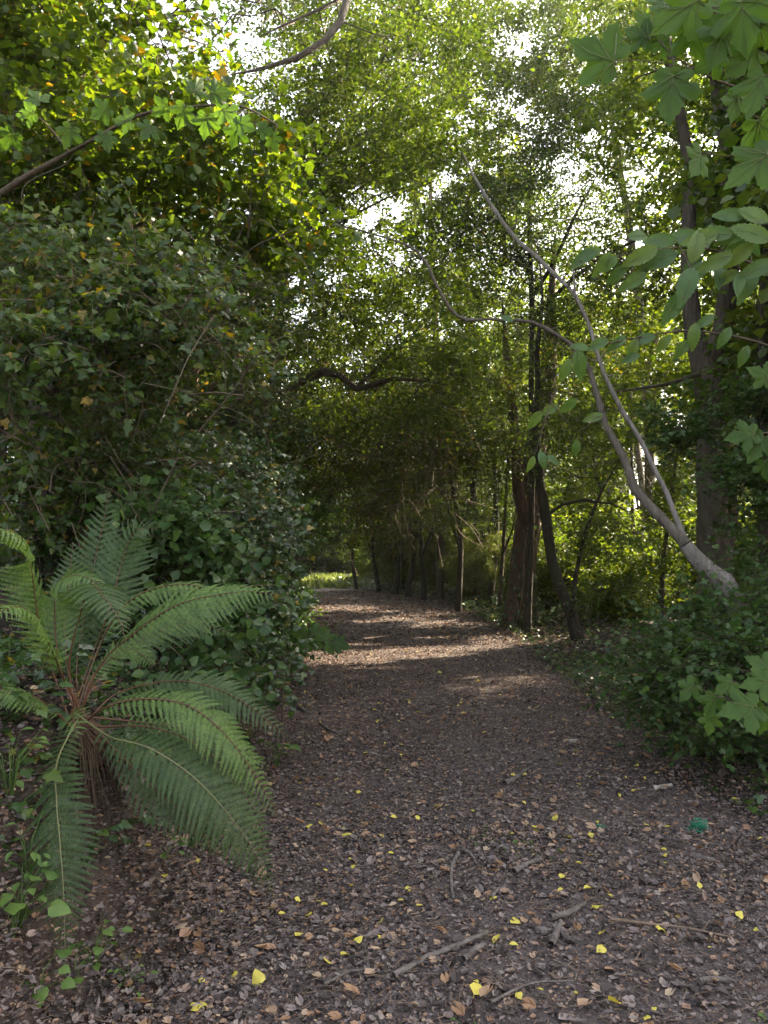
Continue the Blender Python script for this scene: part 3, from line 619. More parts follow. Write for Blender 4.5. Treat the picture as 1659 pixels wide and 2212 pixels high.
# bush layer behind it and mid-right crowns
bush('maple_shrub', gb(1700, 6.6), [B(1640, 900, 6.8, .3, .35), B(1665, 1050, 6.6, .35, .4), B(1460, 930, 7.4, .3, .2), B(1600, 1010, 7, .2, .15)],
     110, M['maple'], FMP, .055, 'tall maple shrub reaching up from the right edge in front of the forked trunk', kt=4, nl=8, L=.35, flat=.4, tilt=.4)
t0, b0 = toground(PL([(1652, 1250), (1648, 1050), (1650, 880), (1646, 700), (1660, 500), (1675, 300)], 8.0, 8.0, [26, 24, 24, 22, 20, 16]))
tree('ivy_wrapped_tree', b0, [t0], [B(1650, 1150, 8, .2, .7), B(1660, 850, 8, .15, .6), B(1690, 300, 8, .8, 1.0)], 110, M['barkdark'], M['ivy'], IVY, .065, 'dark narrow trunk wrapped in ivy at the right edge of the view', kt=5, nl=8, L=.3)

# young trees along the right of the bend
def sapling(px, py, d, top, w, lean=0, fork=None, blobs=None, leafm='beech', n=170, label='', grp='slim trunks where the path bends', bark='barkdark', size=.07):
    h = top; seq = [(px, py), (px + lean * .25 + RNG.normal() * 9, py - (py - h) * .3), (px + lean * .6 + RNG.normal() * 13, py - (py - h) * .65), (px + lean, h)]
    t0, b0 = toground(PL(seq, d, d, [w * .95, w * .72, w * .58, w * .3]))
    polys = [t0]
    for (fy, fx, fh) in (fork or []):
        i = np.interp(fy, [s[1] for s in seq[::-1]], [s[0] for s in seq[::-1]])
        polys.append(PL([(i, fy), (i + fx * .5, fy - (fy - fh) * .35), (i + fx, fh)], d, d - .3, [w * .6, w * .45, w * .2]))
    bl = blobs or [B(px + lean, h, d, 1.6, 1.3), B(px + lean - 40, h + 90, d - .5, 1.3, .8), B(px + lean + 40, h + 80, d, 1.3, .9), B(px + 30, 1060, d, .8, .5), B(px - 30, 1120, d, .8, .5), B(px + 10, 980, d, 1.2, .6)]
    return tree('young_tree', b0, polys, bl, n, M[bark], M[leafm], RND, size, label, 'tree', grp, kt=4, nl=8, L=.55, sides=8)
sapling(990, 1303, 21, 820, 15, -10, [(1150, 45, 980), (1180, -40, 1010)], label='slim upright trunk with two low forks beside the far path edge')
sapling(1078, 1320, 18.5, 850, 10, 30, [(1200, 40, 1050)], label='thin pale brown sapling just left of the thick ivy-twined trunk', bark='bark')
sapling(1020, 1290, 24, 900, 22, -8, [(1190, 50, 1080)], label='dark thick ivy-covered stump-like trunk between two slim trunks', n=90)
sapling(1058, 1300, 22, 860, 16, 10, None, label='straight dark trunk behind the thin pale brown sapling', n=90)
sapling(915, 1282, 27, 900, 13, -6, [(1180, -30, 1010), (1200, 40, 1060)], label='multi-stemmed dark slim tree in the middle of the row at the bend')
sapling(882, 1276, 29, 930, 14, -24, [(1200, 20, 1040)], label='dark slim tree leaning left in the row at the bend')
sapling(856, 1272, 31, 960, 12, 10, [(1220, -36, 1120)], label='short slim trunk with a bent side limb in the row at the bend')
sapling(818, 1272, 33, 1000, 11, -30, [(1200, -30, 1080)], label='slim trunk leaning left over the far end of the path', n=150)
sapling(770, 1272, 35, 1040, 9, -16, None, label='thin dark trunk nearest the bright glade at the end of the path', n=150)

# overhanging crown across the middle distance (hawthorn thicket over the tunnel)
t0, b0 = toground(PL([(640, 1260), (632, 1150), (622, 1000), (640, 900), (690, 820)], 15, 14.5, [22, 20, 18, 14, 9]))
tree('hawthorn_thicket', b0, [t0, PL([(632, 1150), (600, 1040), (590, 930)], 15, 14.6, [14, 11, 7]), PL([(622, 1000), (680, 920), (760, 890), (840, 880)], 15, 14, [13, 10, 7, 4])],
     [B(620, 1180, 15, .5, .8), B(700, 1000, 14.5, 1.0, .75), B(800, 950, 14.5, 1.1, .8), B(760, 1090, 15.5, .8, .55), B(880, 900, 14.5, 1.0, .7), B(640, 1000, 14, .8, .9), B(900, 1020, 16, .9, .7), B(840, 1110, 17, .8, .5), B(950, 960, 16, .8, .6), B(560, 940, 13.5, .8, .9), B(590, 1080, 14, .6, .7), B(660, 880, 13.5, 1.0, .6), B(1000, 870, 15.5, 1.0, .6), B(1050, 980, 16, .7, .6), B(740, 1150, 17, .5, .35), B(960, 1100, 18, .7, .4), B(720, 850, 13.5, 1.0, .5), B(880, 820, 13.5, 1.0, .5), B(660, 900, 12, .7, .35), B(800, 900, 12, .7, .3), B(930, 890, 12.5, .6, .3), B(600, 1000, 12, .5, .5)],
     330, M['bark'], M['thorn'], OVA, .085, 'tangled brownish thorn tree arching low over the dark mouth of the path', kt=6, nl=8, L=.5, tmat=M['twigpale'], tr=.003, r_tip=.005, dens=1.7)

# ================================================================== LEFT-HAND TREES
# tree with the dark arching branch and the fan of hornbeam sprays
t0, b0 = toground(PL([(522, 1080), (518, 960), (512, 870), (505, 760), (508, 670), (540, 575), (590, 475), (640, 410)], 11, 10.4, [40, 40, 34, 28, 24, 20, 16, 11]))
arch = PL([(512, 885), (570, 868), (620, 848), (655, 822), (700, 803), (735, 812), (770, 840), (800, 832), (850, 818), (910, 822), (985, 835)], 11, 10.4, [22, 22, 20, 19, 18, 16, 13, 13, 12, 8, 4])
fans = [PL([(540 + i * 14, 580 - i * 30), (700 + i * 5, 500 - i * 45), (830 + i * 5, 430 - i * 60), (960 - i * 10, 385 - i * 75)], 10.6, 9.2, [9, 7, 5, 2]) for i in range(5)] + [PL([(560 + i * 12 + RNG.normal() * 15, 600 - i * 22), (680 + i * 8, 520 - i * 30 + RNG.normal() * 25), (800 + i * 8, 470 - i * 38 + RNG.normal() * 30), (920 + RNG.normal() * 40, 440 - i * 42)], 10.4 - .1 * i, 8.8 + RNG.random(), [5, 4, 3, 1.5]) for i in range(10)]
tree('arching_hornbeam', b0, [t0, arch, PL([(770, 840), (820, 790), (880, 730)], 10.7, 10.4, [9, 7, 3])] + fans,
     [B(700, 420, 9.8, .9, .55), B(850, 400, 9.4, .9, .5), B(780, 250, 9.6, 1.0, .7), B(930, 300, 9.2, .8, .5), B(640, 560, 10, .9, .5), B(760, 590, 10, .9, .4), B(900, 620, 10, .9, .45), B(700, 720, 10.4, .9, .4), B(870, 740, 10.4, .9, .35), B(900, 140, 9.4, 1.0, .7), B(700, 120, 9.6, 1.0, .6), B(600, 300, 9.8, .8, .7), B(1010, 770, 10.6, .6, .35), B(630, 960, 11.5, .6, .45), B(740, 890, 11.2, .7, .3), B(870, 870, 11, .7, .3), B(600, 860, 11, .5, .35)],
     560, M['bark'], M['beech'], OVA, .058, 'hornbeam with a dark branch arching over the path and fanning sprays above', sides=12, kt=5, nl=9, L=.5, flat=.3, tilt=.35)

def tangle(root):
    m = MB(); n = 420
    for i in range(n):
        p0 = P(580 + 420 * RNG.random(), 720 + 400 * RNG.random(), 12.6 + 2 * RNG.random()); d = RNG.standard_normal(3) * (.55, .35, .5); d[2] -= .15
        mid = p0 + d * .5 + RNG.standard_normal(3) * .14; tube(m, resample(np.array([p0, mid, p0 + d + (0, 0, -.2 * RNG.random())]), .12)[0], .0035 + .005 * RNG.random(), 3)
    m.build('bare_twigs', [M['twig']], root)
for o_ in [o for o in bpy.data.objects if o.name == 'hawthorn_thicket']: tangle(o_)

# second, leafier thorn behind it
t0, b0 = toground(PL([(600, 1255), (598, 1120), (610, 950), (660, 820)], 21, 20.5, [20, 17, 13, 8]))
tree('hawthorn_thicket', b0, [t0, PL([(598, 1120), (680, 960), (780, 860)], 21, 20, [12, 9, 4])],
     [B(600, 700, 20, 2.2, 1.4), B(720, 780, 20, 1.8, 1.1), B(650, 950, 20.5, 1.6, 1.2), B(780, 960, 20.5, 1.5, 1.0), B(860, 830, 21, 1.6, 1.0), B(560, 1080, 20, 1.5, 1.4), B(700, 1090, 22, 1.1, .7), B(840, 1060, 22, 1.2, .7), B(940, 980, 22, 1.2, .8), B(500, 850, 20, 2, 1.6)],
     430, M['barkdark'], M['thorn'], RND, .085, 'larger leafy thorn tree behind the tangled one, filling the left of the tunnel', kt=5, nl=8, L=.6)

# half-sunlit leaning trunk behind the ivy
t0, b0 = toground(PL([(345, 1120), (372, 1000), (398, 890), (425, 790), (455, 680), (480, 600)], 8.5, 8.2, [34, 32, 28, 22, 16, 10]))
tree('leaning_ivy_tree', b0, [t0, PL([(398, 890), (470, 830), (560, 770), (620, 745)], 8.4, 8.0, [16, 14, 10, 5]), PL([(372, 1000), (300, 900), (250, 800)], 8.4, 8, [14, 11, 7])],
     [B(470, 640, 8.2, .7, .5), B(560, 680, 8, .55, .45), B(330, 640, 8, .8, .6), B(200, 780, 7.6, .7, .6), B(330, 880, 8.4, .6, .5), B(430, 940, 9, .6, .5), B(560, 900, 9.2, .5, .5), B(250, 1000, 8.6, .7, .5)],
     300, M['barkred'], M['ivy'], IVY, .06, 'leaning trunk with a sunlit flank half hidden among ivy leaves left of the path', kt=5, nl=7, L=.4, tmat=M['twigpale'], tr=.003)

def loose_twigs(root, x0, x1, y0, y1, d0, d1, n, ln, name='bare_twigs', mat='twigpale', down=-.1):
    m = MB()
    for i in range(n):
        p0 = P(x0 + (x1 - x0) * RNG.random(), y0 + (y1 - y0) * RNG.random(), d0 + (d1 - d0) * RNG.random()); d = RNG.standard_normal(3) * (1, .5, .8); d[2] += down; d = nrm(d) * ln * (.4 + RNG.random())
        q = resample(np.array([p0, p0 + d * .35 + RNG.standard_normal(3) * .07 * ln, p0 + d * .7 + RNG.standard_normal(3) * .09 * ln, p0 + d + (0, 0, -.12 * ln)]), .05)[0]
        tube(m, q, np.linspace(1, .35, len(q)) * (.0018 + .0045 * RNG.random() ** 2), 4)
    m.build(name, [M[mat]], root)
def ivy_tangle(root): loose_twigs(root, 0, 540, 560, 1150, 3.9, 5.0, 100, .75, mat='twig')
def broad_tangle(root): loose_twigs(root, 0, 560, 40, 600, 4.9, 5.8, 110, .9, mat='bark', down=.2)
# dark twisted ivy-choked trunk near the left edge
t0, b0 = toground(PL([(150, 1180), (130, 1080), (110, 960), (95, 850), (70, 720), (40, 560)], 5.4, 4.8, [90, 74, 70, 60, 50, 40]))
v1 = PL([(200, 1200), (215, 1130), (170, 1050), (160, 960), (120, 820)], 5.2, 4.9, [14, 14, 13, 12, 9]); v2 = PL([(90, 1220), (60, 1100), (75, 1000), (150, 930)], 5.1, 5, [12, 12, 11, 8])
tree('ivy_clad_tree', b0, [t0, toground(v1)[0], toground(v2)[0], PL([(95, 850), (220, 780), (360, 740), (480, 720)], 4.9, 4.6, [26, 20, 14, 8]), PL([(70, 720), (180, 640), (330, 590), (440, 560)], 4.8, 4.6, [22, 16, 12, 6])],
     [B(90, 640, 4.3, .42, .36), B(250, 680, 4.3, .45, .30), B(400, 700, 4.5, .42, .28), B(500, 770, 4.7, .28, .22), B(150, 800, 4.2, .42, .26), B(40, 880, 4.2, .25, .3), B(330, 830, 4.5, .3, .22), B(250, 940, 4.7, .25, .2), B(60, 760, 4.0, .3, .3), B(420, 600, 4.7, .4, .25), B(200, 560, 4.5, .5, .3), B(20, 1000, 4.8, .3, .3), B(120, 1060, 4.9, .4, .25), B(230, 1080, 5.0, .35, .2), B(40, 1120, 4.6, .3, .2), B(330, 980, 5.0, .35, .25), B(180, 980, 4.8, .35, .2)],
     360, M['barkdark'], M['ivycool'], IVY, .052, 'dark twisted trunk near the left edge, smothered in hanging glossy ivy leaves', sides=14, kt=4, nl=7, L=.26, droop=.12, rough=.2, tmat=M['twigpale'], tr=.0022, up=(.25, -.75, .6), tilt=.5, dens=1.0, extra=ivy_tangle)

# yellow-green broad-leaved tree filling the top left
t0, b0 = toground(PL([(-160, 1000), (-120, 700), (-20, 480), (60, 300), (110, 150), (140, -50), (160, -300)], 6.4, 6.0, [70, 60, 44, 34, 28, 22, 14]))
tree('broad_leaved_tree', b0, [t0, PL([(40, 330), (95, 350), (130, 420), (150, 490)], 6.0, 5.4, [20, 16, 14, 10]), PL([(110, 150), (210, 310), (200, 380), (185, 450)], 6.0, 5.6, [18, 16, 13, 9]), PL([(60, 300), (200, 260), (360, 240), (520, 260)], 6.0, 5.4, [20, 16, 11, 6]), PL([(110, 150), (260, 60), (420, 20)], 6.0, 5.6, [20, 14, 8]), PL([(-20, 480), (150, 520), (320, 480), (470, 430)], 6.2, 5.6, [24, 18, 12, 6])],
     [B(60, 90, 5.6, .7, .5), B(240, 120, 5.4, .7, .5), B(420, 140, 5.6, .6, .45), B(100, 300, 5.4, .65, .4), B(300, 300, 5.3, .65, .4), B(470, 320, 5.4, .5, .38), B(80, 480, 5.6, .6, .36), B(280, 470, 5.6, .6, .35), B(450, 470, 5.8, .55, .35), B(580, 400, 6, .35, .3), B(200, -120, 5.6, 1.1, .6), B(450, -60, 6, .8, .5), B(620, 520, 6.2, .4, .3), B(40, 200, 7, .9, .8), B(330, 220, 7, .9, .8)],
     520, M['bark'], M['lime'], RND, .07, 'leafy yellow-green tree filling the top left, some of its leaves turned orange', extra=broad_tangle, kt=5, nl=8, L=.34, tilt=.6)

# sycamore bough with big sunlit leaves in front of it
def bough(name, stem, leaves, d, leafm, tpl, label, cat, trunk, group=None, stems=(), vein=True, bark='twig'):
    b = np.array(trunk[0][0]); root = thing(name, b, label, cat, group)
    m = MB(); q, t = resample(trunk[0], .1); tube(m, q, np.interp(t, range(len(trunk[1])), trunk[1]), 7)
    for pl in [stem] + list(stems):
        q, t = resample(pl[0], .04); tube(m, q, np.interp(t, range(len(pl[1])), pl[1]), 5)
    lv = MB()
    for (px, py, dd, size, ang, tiltx, tilty) in leaves:
        c = P(px, py, dd); a = math.radians(ang)          # ang: direction of the leaf tip in the view, 0 = up
        vd = nrm(np.array([0, 0, CAMZ]) - c); y = np.array([math.sin(a), tilty, math.cos(a)]); up = vd + np.array([tiltx * .9, 0, .30])
        R = frames(y[None], up[None])
        put(lv, tpl, (c - R[0][:, 1] * size * .3)[None], R, size)
        if vein:
            o = c - R[0][:, 1] * size * .3
            for (vx, vy) in ((0, .95), (.55, .32), (-.55, .32), (.34, -.1), (-.34, -.1), (.24, .58), (-.24, .58)) if tpl is SYC else ((0, .95),):
                s0 = np.array([0, .1 if abs(vy) < .9 and abs(vx) < .3 else 0, .004]); e0 = np.array([vx, vy, -.25 * vx * vx - .15 * (vy - .3) ** 2 + .008])
                for sgn in (1, -1):
                    twigs(lv, (o + R[0] @ (s0 * (1, 1, sgn)) * size)[None], (o + R[0] @ (e0 + (0, 0, -.016 if sgn < 0 else 0)) * size)[None], size * .011, 1)
        # leaf stalk back to the nearest stem point
        allp = np.concatenate([resample(pl[0], .05)[0] for pl in [stem] + list(stems)]); o = c - R[0][:, 1] * size * .3
        j = np.argmin(np.linalg.norm(allp - o, axis=1) + .0); mid = (allp[j] + o) / 2 + (0, 0, -.01)
        tube(m, [o, mid, allp[j]], [.0014, .0013, .002], 4)
    m.build('stems', [M[bark]], root)
    lv.build('foliage', [leafm, M['vein']], root)
    return root
st = PL([(150, 330), (300, 250), (420, 230), (520, 230), (600, 270)], 4.2, 3.8, [9, 8, 6, 5, 3])
tk_ = (np.array([on(-3.1, 4.3, -.05), on(-3.1, 4.3, 1.2), P(-200, 600, 4.4), P(0, 420, 4.3), P(150, 330, 4.2)]), np.array([.04, .035, .028, .02, .012]))
lv_ = [(425, 190, 3.7, .115, 20, .3, .3), (470, 200, 3.75, .12, 70, -.2, .5), (490, 245, 3.7, .12, 130, .2, -.2), (445, 265, 3.8, .12, 190, 0, .2), (525, 270, 3.7, .10, 110, .4, 0), (570, 280, 3.7, .08, 100, .2, .3), (590, 305, 3.75, .08, 160, -.3, .3), (395, 245, 3.9, .12, 200, .3, .2),
       (350, 235, 4.0, .11, 250, .3, .3), (320, 280, 4.0, .11, 200, .1, -.3), (270, 260, 4.1, .12, 280, -.2, .2), (220, 240, 4.1, .12, 250, -.1, .2), (80, 210, 4.0, .12, 320, .3, .2), (60, 245, 4.1, .12, 270, .2, .2), (20, 300, 4.1, .13, 230, .1, .4), (150, 290, 4.1, .12, 200, .2, .1), (230, 300, 4.1, .11, 170, .2, .1), (510, 290, 3.8, .11, 200, .2, .2)]
bough('sycamore_sapling', st, lv_, 4, M['syc'], SYC, 'sycamore bough with large bright yellow-green leaves at the upper left, before the broad-leaved tree', 'tree', tk_, stems=[PL([(150, 330), (90, 260), (30, 240)], 4.2, 4.1, [6, 4, 3])])
st = PL([(640, -80), (620, 0), (600, 50), (660, 80)], 4.6, 4.4, [8, 6, 4, 3])

# bare grey limb crossing the top, from a tall tree beyond the top edge
t0, b0 = toground(PL([(1020, 1262), (1010, 1000), (990, 600), (960, 200), (900, -250), (860, -500)], 26, 25, [18, 17, 15, 13, 10, 7]))
lt = PL([(-60, 900), (-100, 400), (-120, 0), (-60, -250), (200, -500), (560, -420), (760, -120)], 8, 6.4, [60, 54, 46, 40, 34, 30, 26])
lt, lb = toground(lt)
tree('overhanging_tree', lb, [lt, PL([(760, -120), (752, -10), (735, 45), (700, 88), (640, 126), (560, 150), (480, 165)], 6.4, 5.8, [26, 19, 17, 15, 13, 9, 4]), PL([(752, -10), (690, 20), (600, 60), (540, 90)], 6.4, 6, [10, 8, 5, 3])],
     [B(640, 30, 5.8, .45, .3), B(540, 110, 5.8, .4, .25), B(720, 60, 6.2, .4, .3), B(600, -150, 6.2, 1.2, .6), B(850, -150, 6.6, 1.0, .6), B(830, 60, 6.6, .6, .35), B(480, 40, 6, .5, .35), B(440, 30, 6.6, .6, .4), B(520, 60, 7, .6, .4)], 230, M['barkgrey'], M['syc'], FMP, .085, 'bare grey limb reaching down from the top edge, with broad lobed leaves around it', sides=10, kt=4, nl=7, L=.35, crown='crown')

# ivy bank bush left of the path
bush('ivy_bush', gb(450, 6.0), [B(470, 1150, 6.4, .5, .35), B(560, 1120, 6.8, .38, .3), B(380, 1080, 6.4, .5, .3), B(430, 1280, 5.9, .5, .4), B(540, 1230, 6.2, .4, .4), B(590, 1350, 6.0, .2, .3), B(500, 1390, 5.7, .4, .3), B(360, 1400, 5.4, .5, .3), B(560, 1450, 5.5, .22, .16), B(300, 1200, 5.8, .5, .4), B(600, 1180, 7.2, .2, .3), B(450, 1020, 6.8, .5, .3), B(330, 1000, 6.6, .5, .35), B(540, 1030, 7.4, .4, .3), B(150, 1180, 5.4, .5, .3), B(230, 1280, 5.2, .5, .3)],
     430, M['ivy'], IVY, .054, 'dense glossy ivy bush spilling down the left bank behind the big fern', kt=4, nl=7, L=.26, up=(.35, -.75, .5), tilt=.45, droop=.12, tmat=M['twigpale'])
bush('leafy_bush', gb(610, 9.5), [B(610, 1290, 9.2, .3, .4), B(640, 1330, 9.0, .2, .25), B(560, 1250, 9.6, .5, .5), B(630, 1230, 11, .3, .4), B(600, 1080, 10.5, .4, .4), B(640, 1120, 12, .6, .5), B(685, 1140, 14, .5, .3), B(620, 1190, 11, .4, .5)], 230, M['maple'], OVA, .06, 'leafy low bush at the left path edge beyond the ivy', kt=4, nl=8, L=.32)
bush('bramble', gb(330, 4.6), [B(360, 1200, 4.7, .3, .2), B(430, 1160, 4.9, .25, .16), B(300, 1150, 4.6, .25, .2), B(480, 1330, 4.7, .28, .14), B(420, 1420, 4.4, .25, .14)], 60, M['maple'], RND, .065, 'low rounded-leaf bramble growing just behind the fern fronds', kt=4, nl=7, L=.28, up=(.1, -.6, .8), tilt=.35)
# ================================================================== BACKGROUND
def local_tree(h, spread, n, leafm, tpl, size, bark, low=.3, r=.12, kt=6, nl=9, L=.75, lean=.3, name='background_tree', off=(0, -300.)):
    "a generic tree built at a spare spot, later set in place"
    b = np.array([off[0], off[1], 0.]); z = float(hgt(b[0], b[1])); b[2] = z
    a = RNG.random() * 6.28
    trunk = (np.array([b - (0, 0, .1), b + (.05, .02, h * .25), b + (lean * math.cos(a) * .5, lean * math.sin(a) * .5, h * .55), b + (lean * math.cos(a), lean * math.sin(a), h * .9)]), np.array([r * 1.2, r, r * .7, r * .25]))
    blobs = []
    for k in range(9):
        t = low + (1 - low) * k / 8; th = k * 2.4 + a; q = spread * (.35 + .65 * math.sin(math.pi * min(1, .2 + .8 * (1 - (t - low) / (1 - low + .01)))))
        blobs.append((b + np.array([math.cos(th) * q * .5, math.sin(th) * q * .5, h * t]), (q * .75, q * .75, h * .10 + .35)))
    return name, b, trunk, blobs, n, leafm, tpl, size, bark, kt, nl, L
def make_local(args, label, group, **kw):
    name, b, trunk, blobs, n, leafm, tpl, size, bark, kt, nl, L = args
    return tree(name, b, [trunk], blobs, n, bark, leafm, tpl, size, label, 'tree', group, kt=kt, nl=nl, L=L, sides=8, **kw)
_sv = (SHAFT[:], HOLE[:]); SHAFT.clear(); HOLE.clear()
GB = 'leafy trees standing deep in the wood'
proA = make_local(local_tree(10, 2.6, 230, M['beech'], RND, .12, M['bark'], low=.28, r=.13), 'leafy tree with a dark trunk standing deep in the wood', GB)
proB = make_local(local_tree(12, 2.2, 200, M['sun'], RND, .12, M['barkpale'], low=.35, r=.11, lean=.8), 'tall slender pale-trunked tree with light green leaves deep in the wood', 'pale slender trunks deep in the wood')
proC = make_local(local_tree(6, 2.2, 220, M['thorn'], OVA, .10, M['barkdark'], low=.15, r=.08, lean=.9), 'low bushy dark tree deep in the wood', 'low bushy trees under the tall ones', )
proD = make_local(local_tree(2.2, 1.5, 130, M['sun'], RND, .10, M['twig'], low=.12, r=.03, kt=5, nl=8, L=.5, name='undergrowth_bush'), 'bright green bush of the undergrowth between the trunks', 'bright undergrowth bushes')
SHAFT.extend(_sv[0]); HOLE.extend(_sv[1])
def blocked(x, y, z0, z1, r):
    for z in np.linspace(z0, z1, 8):
        gx_, gy_ = x - SUN[0] * z / SUN[2], y - SUN[1] * z / SUN[2]
        for (sx, sy, rx, ry) in SHAFT:
            if abs(gx_ - sx) < rx + r * .6 and abs(gy_ - sy) < ry + r * .6: return True
    return False
def blocked_by(q, x, y, z1, r):
    sx, sy, rx, ry = q
    return any(abs(x - SUN[0] * z / SUN[2] - sx) < rx + r and abs(y - SUN[1] * z / SUN[2] - sy) < ry + r for z in np.linspace(0, z1, 24))
used = set()
def place(pro, x, y, s, label=None):
    z = float(hgt(x, y)); rz = RNG.random() * 6.28
    if pro.name not in used:
        used.add(pro.name); pro.location = (x, y, z); pro.rotation_euler = (0, 0, rz); pro.scale = (s, s, s); return pro
    return dup(pro, (x, y, z), rz, s)
# left and behind: dense; right: thin, so that the field beyond lights it
spots_A = [(-6.5, 13, 1.0), (-9, 16, 1.1), (-6, 19, 1.05), (-8.5, 23, 1.15), (-12, 20, 1.1), (-8.5, 28, 1.1), (-12, 32, 1.2), (-15, 26, 1.2), (2, 36, 1.0), (-11, 42, 1.3), (-17, 38, 1.3), (-7.5, 9, 1.0), (-18, 14, 1.2), (-10, 6, 1.1)]
for x, y, s in spots_A:
    if not blocked(x, y, 1, 10.5 * s, 2.4): place(proA, x, y, s)
spots_B = [(14, 30, 1.15), (11, 33, 1.1), (17, 24, 1.1), (15, 19, 1.0), (5, 37, 1.0), (9, 40, 1.1)]
for x, y, s in spots_B:
    if not blocked(x, y, 2, 12.5 * s, 2.2): place(proB, x, y, s)
for x, y, s in [(12, 41, 1.25), (16.5, 37, 1.2), (20, 41, 1.3), (14, 47, 1.4), (24, 46, 1.4), (19, 33, 1.15)]: place(proB, x, y, s)
for x, y, s in [(6.2, 14.5, 1.0), (7.6, 17, 1.05), (8.8, 15.5, 1.05), (7.0, 21, 1.0), (10.5, 20, 1.1), (9.5, 25, 1.0), (12.5, 22, 1.0), (4.2, 25, 1.0), (6.5, 30, 1.1), (3.3, 21, .9)]:
    while any(blocked_by(q, x, y, 11 * s, .45) for q in SHAFT[:5]): x += .3; y += .15
    make_local(local_tree(12 * s, 1.9, 120, M['sun'], RND, .11, M['barkpale'], low=.35, r=.095, lean=.8, off=(x, y)), 'tall slender pale-trunked tree with light green leaves deep in the wood', 'pale slender trunks deep in the wood')
for x, y, s in [(5.6, 17.5, 1), (7.2, 19, 1.1), (9.2, 21, 1.2), (11.5, 25, 1.4), (8.0, 24, 1.2), (14, 24, 1.4), (10, 29, 1.5), (13.5, 31, 1.6), (6.0, 26, 1.2), (16.5, 29, 1.6), (5.2, 14.6, .8)]:
    make_local(local_tree(5.5 * s, 1.7 * s, 150, M['sun'], RND, .10 * s ** .5, M['bark'], low=.14, r=.05, lean=.5, off=(x, y), kt=4, L=.6, name='understorey_tree'), 'slim sunlit understorey tree with light green leaves to near the ground', 'sunlit understorey trees behind the right-hand trunks')
spots_C = [(-4.6, 17, 1.0), (-5.6, 22, 1.1), (-6.6, 27, 1.1), (2.9, 29, .9), (.8, 33, 1.0), (-9.6, 36, 1.2), (-4.2, 13.5, .8), (2.6, 23.5, .34), (3.2, 26, .42), (2.0, 28.5, .4), (1.6, 31, .42), (3.4, 20.5, .3), (.4, 34.5, .45)]
for x, y, s in spots_C: place(proC, x, y, s)
spots_D = [(4.3, 20, .8), (5.5, 18, .9), (6.5, 22, 1.0), (8, 20, 1.0), (5, 25, 1.0), (7.5, 26, 1.1), (9.5, 23, 1.1), (10.5, 27, 1.2), (12, 22, 1.1), (3.6, 27, .9), (6, 30, 1.2), (9, 31, 1.2), (12, 30, 1.3), (2.4, 33, 1.0), (15, 26, 1.3), (8.2, 16, .9), (-3.4, 53, 1.3), (-1.4, 50, 1.2), (-5.8, 55, 1.5), (-4.6, 52, 1.6), (-6.6, 50, 1.5), (6.8, 13.2, .7), (10, 18, 1.0), (5.0, 15.6, .6), (1.2, 36, 1.1), (-.4, 39, 1.0), (-8, 47, 1.4)]
for x, y, s in spots_D: place(proD, x, y, s)

# far wood that reads as one mass
mb = MB(); n = 36000
th = np.radians(-75 + 150 * RNG.random(n)); rr = 50 + 14 * RNG.random(n); x = rr * np.sin(th); y = rr * np.cos(th)
top = np.interp(np.degrees(th), [-75, -20, -6, 4, 12, 75], [22, 22, 21, 19, 17, 14]) * (.75 + .25 * np.sin(th * 31) * np.sin(th * 17 + 1))
z = top * RNG.random(n) ** 1.25
p = np.stack([x, y, z], -1); 
k = 5; p = (np.repeat(p, k, 0) + RNG.standard_normal((n * k, 3)) * .5)
p = p[keep(p)]; q_ = len(p)
put(mb, RND, p, frames(RNG.standard_normal((q_, 3)), RNG.standard_normal((q_, 3)) * .6 + np.array([0, 0, 1.])), .34 * (.6 + .8 * RNG.random(q_)))
n = 70
for i in range(n):
    t_ = np.radians(-60 + 120 * RNG.random()); r_ = 48 + 12 * RNG.random(); b = np.array([r_ * math.sin(t_), r_ * math.cos(t_), -.2]); h = 8 + 5 * RNG.random()
    if t_ > .15: h *= .5
    tube(mb, [b, b + (.2, 0, h * .5), b + (RNG.normal() * .5, 0, h)], [.18, .14, .05], 6, 1)
tag(mb.build("far_woodland", [M['sun'], M['bark']]), "far leafy edge of the wood closing the view behind the trunks", "woodland", kind='stuff')

# ================================================================== GROUND COVER
def cover(n, fx, y0, y1, tpl, size, leafm, hgt_lo, hgt_hi, power=1.0):
    y = y0 + (y1 - y0) * RNG.random(n) ** power; a, b = fx(y); x = a + (b - a) * RNG.random(n)
    cl = .5 + .5 * np.sin(x * 3.1 + 2 * np.sin(y * 1.3)) * np.sin(y * 2.3 + 1.7 * np.sin(x * 1.9))
    ok = RNG.random(n) < .25 + .75 * cl; x, y, cl = x[ok], y[ok], cl[ok]; n = len(x)
    p = np.stack([x, y, hgt(x, y) + hgt_lo + (hgt_hi - hgt_lo) * RNG.random(n) * (.4 + .6 * cl)], -1)
    yd = RNG.standard_normal((n, 3)); yd[:, 2] *= .3
    return p, frames(yd, np.array([0, -.15, 1.]) + RNG.standard_normal((n, 3)) * .3), size * (.6 + .7 * RNG.random(n))
mb = MB()
q = cover(9000, lambda y: (xr(y) - .1, xr(y) + 3.5), 3.6, 12, IVY, .055, None, .02, .12); put(mb, IVY, *q)
q = cover(7000, lambda y: (xr(y) + .15, xr(y) + 3.5), 4.2, 9, IVY, .055, None, .08, .30); put(mb, IVY, *q)
q = cover(7000, lambda y: (xl(y) - 2.2, xl(y) - .38), 2.4, 5, IVY, .042, None, .03, .13); put(mb, IVY, *q)
q = cover(9000, lambda y: (xr(y) - .05, xr(y) + 6), 9, 24, IVY, .075, None, .02, .18); put(mb, IVY, *q)
q = cover(2600, lambda y: (xl(y) - 2.2, xl(y) - .15), 3.4, 8, IVY, .055, None, .02, .14); put(mb, IVY, *q)
